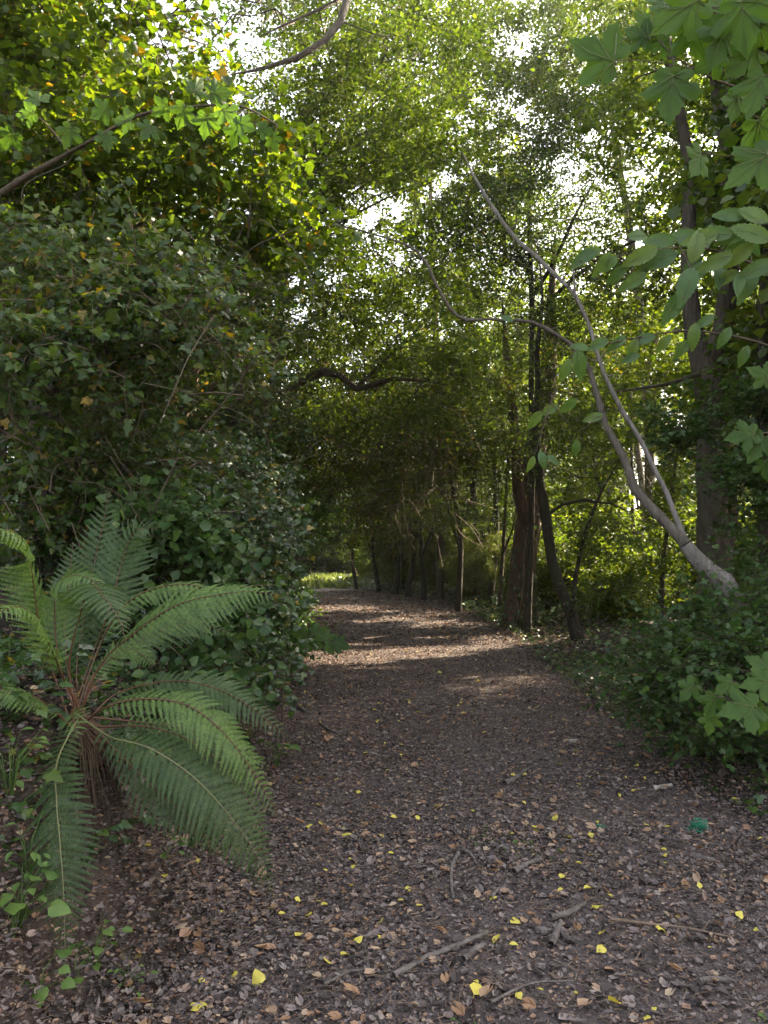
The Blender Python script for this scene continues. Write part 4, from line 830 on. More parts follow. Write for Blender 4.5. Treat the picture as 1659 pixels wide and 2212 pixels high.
q = cover(3500, lambda y: (xl(y) - 2.0, xl(y) + .05), 8, 26, IVY, .07, None, .02, .2); put(mb, IVY, *q)
q = cover(5000, lambda y: (xr(y) - .25, xr(y) + 1.6), 16, 38, RND, .11, None, .03, .45); put(mb, RND, *q)
q = cover(3000, lambda y: (xl(y) - 1.6, xl(y) + .2), 9, 34, RND, .10, None, .03, .45); put(mb, RND, *q)
tag(mb.build("ground_cover", [M['ivy']]), "low ivy and seedlings carpeting the ground beside the path", "ground cover", kind='stuff')
mb = MB(); n = 9000                                                 # grass of the glade and the sunlit floor beyond
y = 34 + 20 * RNG.random(n); x = np.where(RNG.random(n) < .4, xl(y) - 3 + (xr(y) - xl(y) + 6) * RNG.random(n), 3 + 12 * RNG.random(n))
ok = (y > 36) | (x > 3); x, y = x[ok], y[ok]; n = len(x)
A = np.stack([x, y, hgt(x, y)], -1); D_ = RNG.standard_normal((n, 3)) * .35 + np.array([0, 0, 1.])
put(mb, LAN, A, frames(D_, RNG.standard_normal((n, 3))), .25 + .25 * RNG.random(n))
tag(mb.build("glade_grass", [M['grass']]), "bright grass growing in the glade where the path ends", "grass", kind='stuff')

# ================================================================== NEAR RIGHT LEAVES
st = PL([(1720, 240), (1659, 214), (1600, 192), (1545, 172), (1500, 148), (1455, 122), (1410, 75)], 2.1, 1.9, [7, 6.5, 6, 5, 4, 3, 2])
tkr = (np.array([on(2.3, 2.1, -.05), on(2.3, 2.1, 1.0), on(2.2, 2.1, 2.0), P(1800, 300, 2.1), P(1720, 240, 2.1)]), np.array([.02, .018, .014, .010, .007]))
lv_ = [(1298, 118, 1.75, .148, 305, .1, .15), (1452, 195, 1.8, .14, 185, .1, .1), (1478, 22, 1.8, .15, 240, .1, .3), (1500, 75, 1.85, .13, 150, 0, .1), (1560, 85, 1.8, .13, 200, .5, .2), (1605, 40, 1.75, .15, 170, -.1, .2), (1650, 60, 1.8, .14, 120, -.2, .2), (1570, 20, 1.9, .13, 330, .2, .4),
       (1590, 222, 1.85, .085, 190, .7, .1), (1640, 190, 1.8, .13, 200, -.2, .2), (1405, 55, 2.0, .10, 320, .1, .1), (1430, 92, 2.0, .08, 250, .2, .2), (1455, 170, 2.0, .09, 230, .1, .3), (1540, 130, 1.95, .10, 240, .6, .2), (1510, 345, 1.85, .10, 205, .9, -.3), (1650, 285, 1.8, .12, 150, -.4, .2), (1630, 355, 1.8, .14, 235, -.2, .3), (1385, 75, 2.0, .09, 300, .3, .2), (1615, 125, 1.85, .12, 230, .4, .1), (1655, 10, 1.8, .14, 60, .1, .3), (1440, 0, 1.9, .12, 20, .1, .3)]
lv_ = [(x, y, d, s * .82, a_, t1_, t2_) for (x, y, d, s, a_, t1_, t2_) in lv_]
bough('sycamore_bough', st, lv_, 2, M['syc'], SYC, 'big sycamore leaves on a thin bough close overhead at the top right', 'tree', tkr, stems=[PL([(1600, 192), (1655, 240), (1620, 330)], 2.0, 1.85, [3, 3, 2]), PL([(1455, 122), (1480, 80), (1500, 10)], 1.9, 1.85, [2.5, 2, 2]), PL([(1500, 148), (1400, 133), (1335, 130)], 1.92, 1.76, [2, 2, 2])])

def long_leaves(seqs):
    out = []
    for (x0, y0, d, n, dx, dy, sz) in seqs:
        for i in range(n):
            out.append((x0 + dx * i + RNG.normal() * 8, y0 + dy * i + RNG.normal() * 8, d + RNG.normal() * .05, sz * (.8 + .4 * RNG.random()), (250 if i % 2 else 200) + RNG.normal() * 22, RNG.normal() * .35, RNG.normal() * .3))
    return out
st = PL([(1760, 640), (1659, 585), (1560, 545), (1470, 535), (1380, 545), (1300, 560), (1250, 565)], 2.7, 2.6, [8, 7, 6, 5, 4, 3, 2])
tk_ = (np.array([on(3.3, 2.75, -.05), on(3.2, 2.75, .8), on(3.0, 2.75, 1.6), P(1760, 640, 2.7)]), np.array([.03, .026, .018, .010]))
lv_ = [(1280, 545, 2.6, .10, 250, .1, .1), (1310, 560, 2.6, .10, 215, .5, .1), (1325, 562, 2.6, .07, 215, .4, 0), (1370, 510, 2.6, .09, 80, .1, .2), (1270, 550, 2.6, .10, 235, .0, .0), (1400, 545, 2.6, .13, 245, .3, .1), (1440, 555, 2.62, .14, 250, .2, .1), (1500, 545, 2.6, .13, 15, .3, -.2), (1490, 600, 2.55, .15, 205, .1, -.2),
       (1465, 650, 2.6, .13, 215, .2, .0), (1530, 510, 2.6, .12, 260, .2, .2), (1560, 505, 2.6, .12, 280, .2, .2), (1600, 500, 2.6, .13, 250, .1, .3), (1560, 560, 2.6, .12, 250, .2, .3), (1610, 540, 2.6, .12, 230, .3, .3), (1640, 510, 2.55, .14, 300, .2, .2), (1650, 575, 2.6, .13, 250, .2, .2), (1380, 600, 2.65, .11, 240, .3, .1), (1440, 520, 2.65, .12, 280, .1, .3),
       (1340, 585, 2.65, .09, 225, .3, .2), (1640, 470, 2.6, .12, 310, .2, .3), (1590, 465, 2.65, .11, 280, .2, .2)] + long_leaves([(1480, 520, 2.75, 8, 24, -3, .11), (1500, 570, 2.7, 6, 26, 6, .11)])
bough('chestnut_bough', st, lv_, 2.6, M['elm'], ELM, 'arching spray of long serrated leaves reaching in from the right edge at mid height', 'tree', tk_, stems=[PL([(1560, 545), (1590, 500), (1640, 480)], 2.65, 2.6, [4, 3, 2]), PL([(1470, 535), (1490, 580), (1480, 620)], 2.6, 2.56, [3, 2.5, 2])])
st = PL([(1770, 800), (1640, 740), (1500, 715), (1400, 725), (1300, 745), (1240, 760), (1190, 870), (1165, 950)], 4.2, 4.0, [7, 6, 5, 4, 3.5, 3, 2.5, 2])
tk_ = (np.array([on(3.1, 4.3, -.05), on(2.9, 4.3, .9), on(2.7, 4.25, 1.8), P(1770, 800, 4.2)]), np.array([.025, .02, .016, .008]))
lv_ = [(1250, 775, 4.0, .17, 170, .1, .1), (1225, 790, 4.0, .13, 200, .4, .1), (1260, 750, 4.0, .10, 280, .2, .1), (1300, 740, 4.05, .13, 250, .2, .2), (1340, 735, 4.1, .12, 230, .2, .2), (1370, 745, 4.1, .13, 200, .2, .2), (1400, 730, 4.1, .14, 260, .1, .2), (1440, 735, 4.1, .12, 220, .2, .3), (1170, 985, 4.0, .10, 170, .1, -.2), (1190, 990, 4.0, .09, 120, .5, .1), (1150, 995, 4.0, .09, 200, .6, 0), (1245, 960, 4.1, .10, 180, .2, .2),
       (1235, 870, 4.1, .12, 230, .5, .4), (1195, 880, 4.05, .11, 240, .3, .3), (1160, 900, 4.05, .12, 215, .4, .2), (1500, 715, 4.1, .15, 185, .1, .1), (1530, 690, 4.1, .12, 240, .2, .2), (1480, 745, 4.15, .13, 215, .3, .2), (1570, 720, 4.1, .13, 210, .2, .2), (1370, 770, 4.1, .11, 250, .3, .2), (1290, 900, 4.2, .12, 260, .4, .4), (1100, 690, 4.0, .08, 300, .1, .2), (1610, 760, 4.2, .13, 200, .2, .2)]
bough('hanging_bough', st, lv_, 4, M['elm'], ELM, 'loose drooping spray of serrated leaves hanging between the leaning limb and the slim curved trunk', 'tree', tk_, stems=[PL([(1240, 760), (1160, 720), (1105, 700)], 4.0, 4.0, [2, 2, 1.5]), PL([(1190, 870), (1245, 930), (1290, 900)], 4.02, 4.1, [2, 1.5, 1.2])])
st = PL([(1760, 1500), (1659, 1480), (1610, 1500), (1560, 1530)], 3.4, 3.3, [5, 5, 4, 3])
tk_ = (np.array([on(1.95, 3.6, -.03), on(1.93, 3.55, .3), P(1760, 1500, 3.4)]), np.array([.010, .008, .006]))
lv_ = [(1610, 1530, 3.25, .17, 260, .1, -.1), (1650, 1545, 3.3, .12, 190, .1, .1), (1645, 1475, 3.3, .13, 260, .1, .1), (1650, 1440, 3.35, .12, 300, .1, .1), (1490, 1490, 3.6, .10, 220, .4, .1), (1540, 1520, 3.5, .11, 200, .3, .1), (1570, 1480, 3.6, .10, 230, .2, .2), (1535, 1560, 3.6, .09, 190, .2, 0)]
bough('sycamore_seedling', st, lv_, 3.4, M['syc'], SYC, 'young sycamore seedling with flat star-shaped leaves low at the right edge', 'plant', tk_)
st = PL([(1760, 950), (1659, 935), (1620, 945)], 3.6, 3.5, [5, 4, 3])
tk_ = (np.array([on(2.6, 3.9, -.03), on(2.55, 3.85, 1.2), P(1760, 950, 3.6)]), np.array([.014, .010, .006]))
bough('sycamore_shoot', st, [(1610, 940, 3.5, .13, 260, .1, .3), (1640, 960, 3.5, .14, 210, .2, .1), (1650, 810, 3.6, .12, 300, 0, .2), (1655, 1010, 3.6, .10, 170, .1, .1)], 3.5, M['syc'], SYC, 'few yellow-green sycamore leaves poking in at the right edge by the forked trunk', 'tree', tk_, stems=[PL([(1659, 935), (1665, 860), (1658, 820)], 3.55, 3.55, [3, 2.5, 2])])
# seedling with broad leaves at the left path edge, before the sunlit patch
st = PL([(610, 1440), (640, 1395), (680, 1375), (720, 1385)], 7.2, 7.0, [4, 4, 3, 2]); g0 = P(610, 1440, 7.2)
bough('sycamore_seedling', st, [(650, 1370, 7.1, .17, 280, .1, .2), (685, 1368, 7.1, .17, 80, .1, .2), (705, 1385, 7.0, .2, 150, .1, -.1), (735, 1392, 7.0, .15, 110, .1, .1), (660, 1390, 7.1, .15, 230, .1, .1), (630, 1380, 7.2, .15, 250, .1, .1)], 7, M['syc'], SYC, 'flat-leaved sycamore seedling jutting into the path before the sunlit patch', 'plant', (np.array([on(g0[0], g0[1], -.03), (on(g0[0], g0[1]) + g0) / 2, g0]), np.array([.008, .007, .006])))

# ================================================================== FERN
CR = P(165, 1560, 3.05)
def frond_geo(pts, wmax, npin, hint=(0, -.35, 1), t0=.2, droop=.18, blade=None, stem=None, fwd=.45, peak=.45, r0=.0045):
    q, t = resample(pts, .01); s = np.concatenate([[0], np.cumsum(np.linalg.norm(np.diff(q, axis=0), axis=1))]); Ltot = s[-1]; s /= Ltot
    T = nrm(np.gradient(q, axis=0)); hint = np.asarray(hint, float)
    tube(stem, q, r0 * (1 - .85 * s), 6)
    for i in range(npin):
        u = t0 + (1 - t0) * (i / npin) ** .95; c = np.array([np.interp(u, s, q[:, k]) for k in range(3)]); tt = nrm(np.array([np.interp(u, s, T[:, k]) for k in range(3)]))
        Sd = nrm(np.cross(tt, hint)); Nn = np.cross(Sd, tt)
        v = (u - t0) / (1 - t0); w = wmax * (min(1, .35 + .65 * v / peak) if v < peak else ((1 - v) / (1 - peak)) ** .8) * (.93 + .14 * RNG.random()) + .004
        for sg in (1, -1):
            f = fwd * (.7 + .6 * v); ax = nrm(Sd * sg + tt * f + Nn * RNG.normal() * .10)
            m = max(4, int(w / .0062)); x = np.linspace(0, 1, m + 1)
            A = c + ax * (w * x)[:, None] - Nn * (droop * w * x ** 2)[:, None] + tt * (.12 * w * x ** 2)[:, None]
            pw = np.minimum(.0140, w * .125) * (1 - .92 * x[:-1] ** 1.5) * np.minimum(1, .6 + 3 * x[:-1]); pd = nrm(np.cross(Nn, ax)); da = np.diff(A, axis=0)
            V = []; 
            for g in (1, -1):
                a0 = A[:-1]; a1 = A[:-1] + da * .90; of = pd * g * pw[:, None] + ax * (pw * .35)[:, None] - Nn * (pw * .22)[:, None]
                V += [a0, a1, a1 - da * .30 + of, a0 + da * .12 + of]
            V = np.stack(V, 1).reshape(-1, 3); base_ = np.arange(m)[:, None] * 8
            blade.add(V, [np.concatenate([base_ + np.arange(4), base_ + np.arange(4, 8)])])
FERN = thing('fern', CR - (0, 0, .12), 'large fern with long arching fronds growing from the left bank beside the path', 'fern')
def frond(seq, w, npin, mat='fern', stemm='fernstalk', **kw):
    npin = int(npin * .74); w *= 1.3
    pts = [CR + RNG.standard_normal(3) * .025] + [P(x, y, d) for x, y, d in seq]
    bl, st_ = MB(), MB(); frond_geo(np.array(pts), w, npin, blade=bl, stem=st_, **kw)
    o = bl.build('frond', [M[mat]], FERN, smooth=False)
    st_.build('stalk', [M[stemm]], o) if False else None
    s_ = st_.build('stalk', [M[stemm]], None); s_.parent = o; s_.location = -np.array(FERN.location) if False else (0, 0, 0)
    me = s_.data; co = np.zeros(len(me.vertices) * 3, np.float32); me.vertices.foreach_get("co", co); co = co.reshape(-1, 3) - np.array(FERN.location, dtype=np.float32); me.vertices.foreach_set("co", co.ravel()); me.update()
    return o
# upper fronds
frond([(215, 1440, 3.05), (290, 1368, 3.0), (380, 1308, 2.98), (470, 1285, 2.96), (540, 1278, 2.95), (608, 1286, 2.94)], .105, 46, hint=(.1, -.75, .8), t0=.3, droop=.5)
frond([(205, 1420, 3.15), (250, 1330, 3.15), (310, 1280, 3.15), (390, 1262, 3.12), (470, 1272, 3.1), (590, 1262, 3.1)], .085, 42, hint=(.1, -.45, 1), t0=.34, droop=.5)
frond([(150, 1440, 3.0), (175, 1320, 2.95), (195, 1262, 2.85), (225, 1290, 2.72), (258, 1340, 2.64), (272, 1385, 2.6)], .10, 40, hint=(.2, -.3, 1), t0=.35, droop=.3, mat='ferndull')
frond([(130, 1440, 3.1), (118, 1330, 3.1), (125, 1262, 3.05), (170, 1243, 2.95), (230, 1268, 2.9)], .11, 40, hint=(0, -.5, .9), t0=.3, droop=.45)
frond([(120, 1470, 3.1), (85, 1350, 3.1), (68, 1230, 3.05), (50, 1165, 2.95), (10, 1145, 2.85), (-40, 1165, 2.8)], .12, 44, hint=(.35, -.3, .9), t0=.3, droop=.6)
frond([(165, 1450, 3.3), (182, 1330, 3.4), (205, 1210, 3.5), (225, 1120, 3.55), (235, 1060, 3.55)], .125, 40, hint=(.1, -1, .1), t0=.32, droop=.1, mat='ferndull')
frond([(190, 1440, 3.3), (235, 1320, 3.35), (262, 1220, 3.4), (290, 1150, 3.38), (345, 1140, 3.3)], .12, 40, hint=(.1, -.8, .5), t0=.32, droop=.25, mat='ferndull')
frond([(150, 1470, 3.2), (140, 1350, 3.3), (150, 1250, 3.4), (158, 1170, 3.45)], .11, 36, hint=(0, -1, .1), t0=.3, droop=.1, mat='ferndull')
frond([(190, 1480, 3.1), (230, 1430, 3.15), (280, 1400, 3.2), (335, 1440, 3.15)], .07, 30, hint=(0, -.5, .8), t0=.35, droop=.3)
# lower fronds
frond([(225, 1530, 2.95), (300, 1510, 2.9), (400, 1522, 2.88), (480, 1580, 2.88), (545, 1665, 2.9), (605, 1768, 2.95)], .105, 52, hint=(.25, -.55, .8), t0=.18, droop=.3)
frond([(235, 1590, 2.95), (320, 1615, 2.85), (410, 1672, 2.8), (490, 1755, 2.8), (550, 1840, 2.85), (594, 1940, 2.95)], .125, 56, hint=(.3, -.75, .6), t0=.15, droop=.2, mat='ferndull', stemm='fernrib')
frond([(250, 1500, 3.2), (360, 1472, 3.25), (450, 1482, 3.25), (530, 1520, 3.25), (630, 1597, 3.25)], .095, 46, hint=(.1, -.6, .75), t0=.2, droop=.25, mat='ferndull')
frond([(240, 1610, 3.0), (330, 1700, 2.95), (410, 1770, 2.95), (470, 1850, 3.0)], .10, 36, hint=(.2, -.7, .6), t0=.2, droop=.2, mat='ferndull')
frond([(300, 1560, 3.1), (420, 1580, 3.15), (520, 1620, 3.2), (585, 1660, 3.2)], .08, 40, hint=(.1, -.6, .75), t0=.25, droop=.3)
frond([(125, 1640, 2.85), (122, 1730, 2.70), (130, 1825, 2.60), (137, 1925, 2.53), (141, 2065, 2.48)], .115, 52, hint=(0, -1, .12), t0=.08, droop=.05, mat='ferndull', stemm='fernrib', peak=.55)
frond([(155, 1545, 2.85), (163, 1565, 2.78), (168, 1595, 2.74)], .06, 16, hint=(0, -.9, .4), t0=.25, droop=.2)
frond([(110, 1530, 2.95), (50, 1495, 2.85), (-30, 1500, 2.8)], .09, 30, hint=(0, -.4, .9), t0=.2, droop=.4)
frond([(280, 1640, 3.05), (370, 1690, 3.05), (450, 1760, 3.05), (520, 1880, 3.1)], .09, 38, hint=(.25, -.7, .6), t0=.2, droop=.2, mat='ferndull')
frond([(140, 1470, 2.95), (110, 1400, 2.8), (80, 1340, 2.7), (40, 1310, 2.6), (-20, 1330, 2.5)], .10, 36, hint=(.2, -.4, .9), t0=.3, droop=.4)
frond([(210, 1470, 3.15), (270, 1410, 3.25), (340, 1365, 3.35), (420, 1345, 3.4), (500, 1370, 3.4)], .085, 36, hint=(.1, -.6, .8), t0=.3, droop=.4, mat='ferndull')
frond([(230, 1570, 3.0), (320, 1570, 2.95), (420, 1605, 2.92), (500, 1680, 2.95), (560, 1770, 3.0), (580, 1850, 3.0)], .10, 46, hint=(.25, -.6, .75), t0=.2, droop=.3, mat='ferndull')
mb = MB(); cz = hgt(CR[0], CR[1] + .05)
q = np.array([[CR[0] + .02, CR[1] + .08, cz - .08], [CR[0], CR[1] + .03, (cz + CR[2]) / 2], CR + (0, 0, .02)]); q, t = resample(q, .03); tube(mb, q, np.interp(t, [0, 1, 2], [.11, .075, .045]), 10, 0, .3)
for k in range(190):                                                # dead brown fronds and scales hanging round the rootstock
    a = RNG.random() * 6.28; o = np.array([math.cos(a), math.sin(a), 0]); s0 = CR + o * .06 + (0, 0, -.02 - .15 * RNG.random())
    tube(mb, [s0, s0 + o * .06 + (0, 0, -.04), s0 + o * (.07 + .1 * RNG.random()) + (0, 0, -.12 - .2 * RNG.random())], [.003, .0025, .001], 3)
mb.build('rootstock', [M['barkred']], FERN)

# ================================================================== LOW PLANTS AT THE BOTTOM LEFT
GW = 'soft green weeds at the foot of the left bank'
def weed(px, py, d, n, size, tpl, label, leafm='weed', spread=.08, height=.12):
    c = P(px, py, d); b = on(c[0], c[1]); root = thing('weed_plant', b, label, 'plant', GW); m, lv = MB(), MB()
    for i in range(n):
        a = i * 2.4 + RNG.random(); r = spread * (.3 + .9 * RNG.random()); z = height * (.35 + .75 * RNG.random())
        e = b + (math.cos(a) * r, math.sin(a) * r, z); tube(m, [b + (0, 0, -.01), b + (math.cos(a) * r * .3, math.sin(a) * r * .3, z * .7), e], [.0018, .0016, .001], 4)
        y = np.array([math.cos(a), math.sin(a) - .2, -.25 + RNG.normal() * .2]); put(lv, tpl, e[None], frames(y[None], np.array([[RNG.normal() * .25, -.45, 1.]])), size * (.7 + .6 * RNG.random()))
    m.build('stems', [M['weed']], root); lv.build('foliage', [M[leafm]], root)
weed(25, 2130, 2.45, 9, .055, HRT, 'cluster of broad heart-shaped leaves in the bottom left corner', spread=.09, height=.16)
weed(160, 2105, 2.55, 4, .045, HRT, 'small plant of three heart-shaped leaves below the hanging fern frond')
weed(214, 2165, 2.45, 1, .06, HRT, 'single round green leaf on the litter near the bottom left', spread=.01, height=.03)
weed(80, 2150, 2.4, 6, .05, HRT, 'cluster of paler leaves beside the bottom left corner plant', spread=.07)
weed(45, 1990, 2.5, 14, .035, OVA, 'fine-leaved weed left of the hanging fern frond', spread=.09, height=.16)
weed(205, 2030, 2.65, 12, .035, OVA, 'upright small-leaved weed right of the tip of the hanging fern frond', spread=.08, height=.14)
weed(275, 2030, 2.7, 14, .024, LAN, 'tiny narrow-leaved weed on the litter below the fern', spread=.09, height=.09)
weed(60, 1850, 2.6, 16, .04, LAN, 'bright narrow-leaved goosegrass at the left edge under the fern', spread=.10, height=.2)
weed(20, 1750, 2.7, 16, .045, LAN, 'tall narrow-leaved goosegrass at the left edge beside the hanging frond', spread=.10, height=.25)
weed(355, 1860, 3.3, 7, .04, OVA, 'small pale-leaved seedling under the right-hand fern fronds', spread=.06, height=.09)
weed(600, 1440, 5.6, 12, .07, LAN, 'bright grassy tuft on the left path edge', spread=.12, height=.2)
weed(1080, 1820, 4.2, 16, .022, RND, 'patch of tiny round-leaved weeds in the middle of the path', spread=.14, height=.03)
weed(1020, 1790, 4.3, 14, .022, RND, 'patch of tiny pale weeds just left of the path centre', spread=.12, height=.03)
weed(1150, 1850, 4.0, 12, .022, RND, 'third patch of tiny weeds, right of the others in the path', spread=.12, height=.03)
weed(1640, 2160, 2.6, 2, .05, HRT, 'small light green leaf at the bottom right corner of the path', spread=.02, height=.03)
weed(1000, 2190, 2.6, 10, .022, OVA, 'low moss-green weed at the bottom edge of the path', spread=.07, height=.03)
weed(25, 1600, 2.75, 12, .055, IVY, 'ivy shoots on the bank left of the fern crown', 'ivycool', spread=.13, height=.12)
weed(40, 1680, 2.7, 12, .05, IVY, 'dark ivy shoots on the bank below the fern crown', 'ivy', spread=.13, height=.1)
weed(95, 1480, 3.15, 16, .05, IVY, 'ivy shoots behind the rust-brown fern stalks', 'ivy', spread=.2, height=.16)
weed(20, 1420, 3.2, 18, .05, IVY, 'ivy shoots at the left edge behind the fern', 'ivy', spread=.22, height=.18)
weed(30, 1540, 2.9, 16, .05, IVY, 'ivy shoots at the left edge level with the fern crown', 'ivy', spread=.18, height=.14)
weed(230, 1640, 3.2, 12, .045, IVY, 'dark ivy shoots under the middle fern fronds', 'ivy', spread=.16, height=.10)
weed(190, 1690, 2.85, 14, .045, IVY, 'ivy shoots hiding the foot of the fern rootstock', 'ivy', spread=.14, height=.16)
weed(290, 1760, 3.2, 7, .05, IVY, 'ivy seedling in the shade beneath the fern fronds', 'ivy', spread=.1, height=.06)

# ================================================================== FALLEN YELLOW LEAVES
YL = [(1296, 1978, .06), (1078, 2041, .055), (1024, 2176, .06), (715, 2103, .05), (638, 2034, .045), (588, 1982, .045), (755, 1822, .055), (753, 1872, .05), (683, 1749, .05), (820, 1818, .04), (1196, 1776, .05), (1232, 1821, .045), (1153, 1799, .04), (1066, 1954, .045), (1312, 1951, .05), (1278, 1936, .045),
      (1314, 2184, .055), (434, 2204, .06), (768, 2057, .045), (1217, 1938, .03), (905, 1787, .035), (897, 1977, .04), (1104, 2006, .04), (1438, 1880, .04), (1448, 1800, .045), (1430, 2030, .045), (1466, 1999, .04), (1305, 2067, .05), (1296, 2040, .04), (735, 2085, .04), (1265, 1733, .03), (1275, 1692, .03), (899, 1545, .05), (880, 1520, .05), (995, 1550, .05), (817, 1569, .05), (870, 1618, .04), (945, 1458, .06), (805, 1540, .05), (1050, 1592, .04), (945, 1755, .035), (1025, 1765, .03),
      (660, 1800, .04), (690, 1790, .035), (672, 1990, .04), (765, 1885, .04), (560, 2150, .05), (700, 1975, .035), (640, 1965, .03), (1175, 2165, .03), (1100, 2060, .035), (1210, 1915, .035), (1590, 1740, .04), (1370, 1720, .04), (1440, 1855, .045), (355, 1912, .04), (312, 1850, .04), (460, 1925, .03), (374, 1682, .04), (372, 1723, .04)]
YG = 'small fallen yellow leaves scattered over the path'
yl_mesh = []
for k, tpl in enumerate((HRT, RND, HRT, OVA)):
    m = MB(); put(m, tpl, np.zeros((1, 3)), np.eye(3)[None], 1.0); m.add([(0, 0, 0), (.02, 0, 0), (.06, -.3, .04), (.045, -.31, .04)], [np.array([[0, 1, 2, 3]])])
    o = m.build('fallen_leaf', [M['yellow']]); yl_mesh.append(o)
special = {0: 'brightest yellow heart-shaped fallen leaf, alone on the right of the path', 2: 'deep yellow fallen leaf at the bottom edge of the path', 1: 'yellow fallen leaf lying above the sticks in the lower middle of the path', 6: 'curled yellow fallen leaf right of the fern frond tips', 17: 'yellow fallen leaf cut by the bottom edge, left of centre'}
def yleaf(x, y, s, label, group):
    i = RNG.integers(0, 4); o = yl_mesh[i].copy(); COL.objects.link(o); o.location = on(x, y, .036); s *= .82 + .25 * RNG.random(); o.scale = (s, s, s * (.6 + RNG.random()))
    o.rotation_euler = (RNG.normal() * .28, RNG.normal() * .28, RNG.random() * 6.28); tag(o, label, 'leaf', group); return o
for i, (px, py, s) in enumerate(YL):
    g = G(px, py)
    if i in special: yleaf(g[0], g[1], s, special[i], None)
    else: yleaf(g[0], g[1], s, 'small yellow leaf fallen on the brown leaf litter', YG)
for i in range(190):
    y = 2.6 + 13 * RNG.random() ** 1.3; x = xl(y) - .2 + (xr(y) - xl(y) + .3) * RNG.random(); yleaf(x, y, .022 + .022 * RNG.random(), 'small yellow leaf fallen on the brown leaf litter', YG)
for o in yl_mesh: bpy.data.objects.remove(o)

# ================================================================== STICKS AND SCRAPS
def stick(seq, w, label, mat='stick', dz=.03):
    pts = []
    for (px, py) in seq: g = G(px, py); pts.append(on(g[0], g[1], dz + .006 * RNG.random()))
    pts = np.array(pts); q, t = resample(pts, .03); d = np.linalg.norm(pts.mean(0) - (0, 0, CAMZ)); r = w / 2 / F * d
    m = MB(); tube(m, q, r * np.interp(t, [0, len(pts) - 1], [1.1, .6]) * (1 + .1 * RNG.standard_normal(len(q))), 7, 0, .1); tag(m.build('fallen_stick', [M[mat]]), label, 'stick')
stick([(990, 1858), (976, 1890), (975, 1930), (979, 1955)], 8, 'bent stick lying lengthways in the middle of the path')
stick([(1090, 1705), (1112, 1693), (1145, 1668)], 11, 'crooked twig left of the pale chip, higher up the path')
stick([(1318, 2006), (1400, 2014), (1480, 2022), (1580, 2042)], 6, 'long thin straight stick lying across the lower right of the path', 'twigpale')
stick([(850, 2128), (920, 2090), (980, 2065), (1050, 2038)], 13, 'long dark stick lying diagonally at the lower middle of the path')
stick([(1000, 2092), (1030, 2070), (1048, 2060)], 14, 'short thick stick beside the long diagonal one')
stick([(1190, 2062), (1205, 2030), (1212, 2012)], 15, 'stubby forked stick left of the brightest yellow leaf')
stick([(1212, 2030), (1230, 2050), (1240, 2055)], 11, 'short stub crossing the stubby forked stick')
stick([(1190, 2000), (1230, 1990), (1265, 1968)], 12, 'curved thick stick lying above the stubby forked stick')
stick([(1408, 1716), (1430, 1712), (1450, 1708)], 13, 'short pale rotten stick on the right of the path', 'pith')
stick([(1495, 1862), (1520, 1870), (1545, 1875)], 12, 'short pale broken stick below the green twine', 'stick')
stick([(1060, 1960), (1075, 1940), (1090, 1935)], 9, 'small curled twig right of the bent stick')
stick([(1060, 2185), (1150, 2150), (1240, 2140)], 5, 'thin twig near the bottom centre of the path')
stick([(1510, 2140), (1545, 2138), (1580, 2140)], 12, 'short grey stick near the bottom right corner')
stick([(390, 1905), (430, 1930), (500, 1938)], 10, 'pale twig on the litter under the fern tips', 'twigpale')
stick([(200, 2100), (230, 2075), (270, 2045)], 9, 'grey twig beside the tip of the hanging fern frond', 'stick')
stick([(700, 2150), (760, 2120), (800, 2118)], 6, 'thin twig at the lower left of the path')
stick([(1000, 1850), (1020, 1865), (1030, 1885)], 7, 'small straight twig above the bent stick')
stick([(1110, 1900), (1140, 1878), (1170, 1870)], 12, 'dark short branch lying above the curled twig')
stick([(1660, 1570), (1590, 1555), (1530, 1600), (1560, 1690)], 22, 'mossy fallen branch in the greenery at the right edge', 'bark', .06)
stick([(1390, 1560), (1430, 1530), (1480, 1505)], 12, 'grey fallen branch slanting out of the ivy on the right', 'dead', .06)
stick([(590, 1495), (625, 1520), (660, 1545)], 7, 'thin dark stick on the left path edge beside the ivy')
stick([(690, 1570), (720, 1590), (745, 1588)], 5, 'short thin twig high on the left of the path')
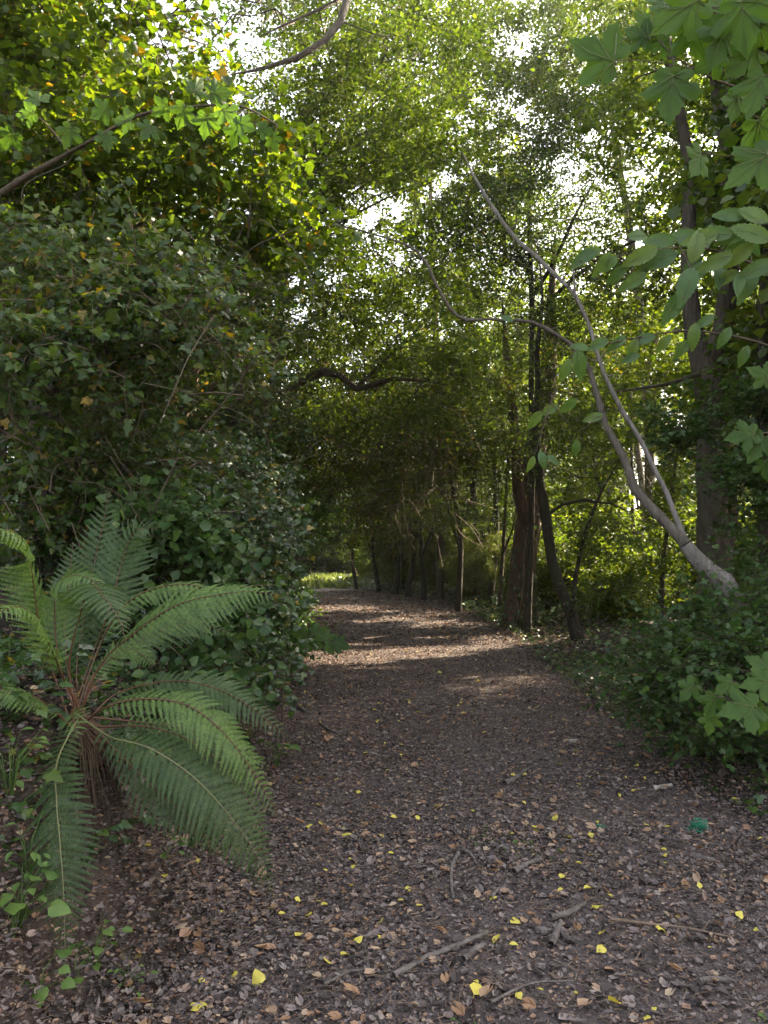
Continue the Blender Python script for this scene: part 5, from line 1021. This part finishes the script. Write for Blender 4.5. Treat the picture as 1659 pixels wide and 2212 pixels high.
def chip(px, py, s, label, mat='pith'):
    g = G(px, py); m = MB(); n = 14; a = np.linspace(0, 6.28, n, endpoint=False); r = s * .6 * (.45 + .8 * RNG.random(n)); c = on(g[0], g[1], .035)
    yw = RNG.random() * 3; top = np.stack([np.cos(a) * r * math.cos(yw) - np.sin(a) * r * .4 * math.sin(yw), np.cos(a) * r * math.sin(yw) + np.sin(a) * r * .4 * math.cos(yw), .002 + .004 * RNG.random(n)], -1) + c; bot = top * 1 - (0, 0, .02)
    j = np.arange(n); m.add(np.vstack([top, bot, c + (0, 0, .012)]), [np.stack([j, (j + 1) % n, np.full(n, 2 * n)], -1), np.stack([j + n, (j + 1) % n + n, (j + 1) % n, j], -1)])
    tag(m.build('wood_chip', [M[mat]], smooth=False), label, 'wood chip')
chip(1238, 1610, .10, 'pale flake of rotten wood, largest of those on the right of the path')
chip(1335, 1582, .06, 'pale wood flake by the edge of the ivy'); chip(1345, 1558, .05, 'small pale wood flake nearest the ivy edge')
chip(1175, 2030, .05, 'crumbly pale wood flake left of the forked stick', 'stick'); chip(1250, 2052, .05, 'pale bark flake right of the forked stick', 'stick'); chip(290, 2190, .05, 'whitish crumpled flake at the bottom left of the litter')
m = MB(); g = G(1507, 1808); c = on(g[0], g[1], .03)
for k in range(26):
    p0 = c + RNG.standard_normal(3) * (.022, .02, .012) + (0, 0, .02); pts = [p0 + np.cumsum(RNG.standard_normal((1, 3)) * .02, 0)[0] * j for j in range(3)]; tube(m, resample(np.array([p0, p0 + RNG.standard_normal(3) * (.02, .02, .015), p0 + RNG.standard_normal(3) * (.026, .026, .015)]), .01)[0], .0028, 4)
tag(m.build('twine_scrap', [M['twine']]), 'frayed scrap of bright green plastic twine on the right of the path', 'twine')
m = MB(); g = G(1300, 1797); c = on(g[0], g[1], .03)
for k in range(8):
    p0 = c + RNG.standard_normal(3) * (.015, .012, .006); tube(m, [p0, p0 + RNG.standard_normal(3) * (.015, .015, .006), p0 + RNG.standard_normal(3) * (.02, .02, .006)], .0024, 4)
tag(m.build('twine_scrap', [M['twine']]), 'smaller wisp of green twine left of the larger scrap', 'twine')

# ================================================================== HAZE added for the soft veiling glow over the upper canopy
bpy.ops.mesh.primitive_cube_add(size=1, location=(0, 30, 14)); hz_ = bpy.context.object; hz_.name = 'haze'; hz_.scale = (160, 160, 32)
m_, n_, L_ = newmat("added_haze"); v_ = n_.new("ShaderNodeVolumePrincipled"); v_.inputs["Color"].default_value = (.95, .97, .93, 1); v_.inputs["Density"].default_value = .0006; v_.inputs["Anisotropy"].default_value = .55
o_ = n_.new("ShaderNodeOutputMaterial"); L_.new(v_.outputs[0], o_.inputs["Volume"]); hz_.data.materials.append(m_); hz_["kind"] = "stuff"
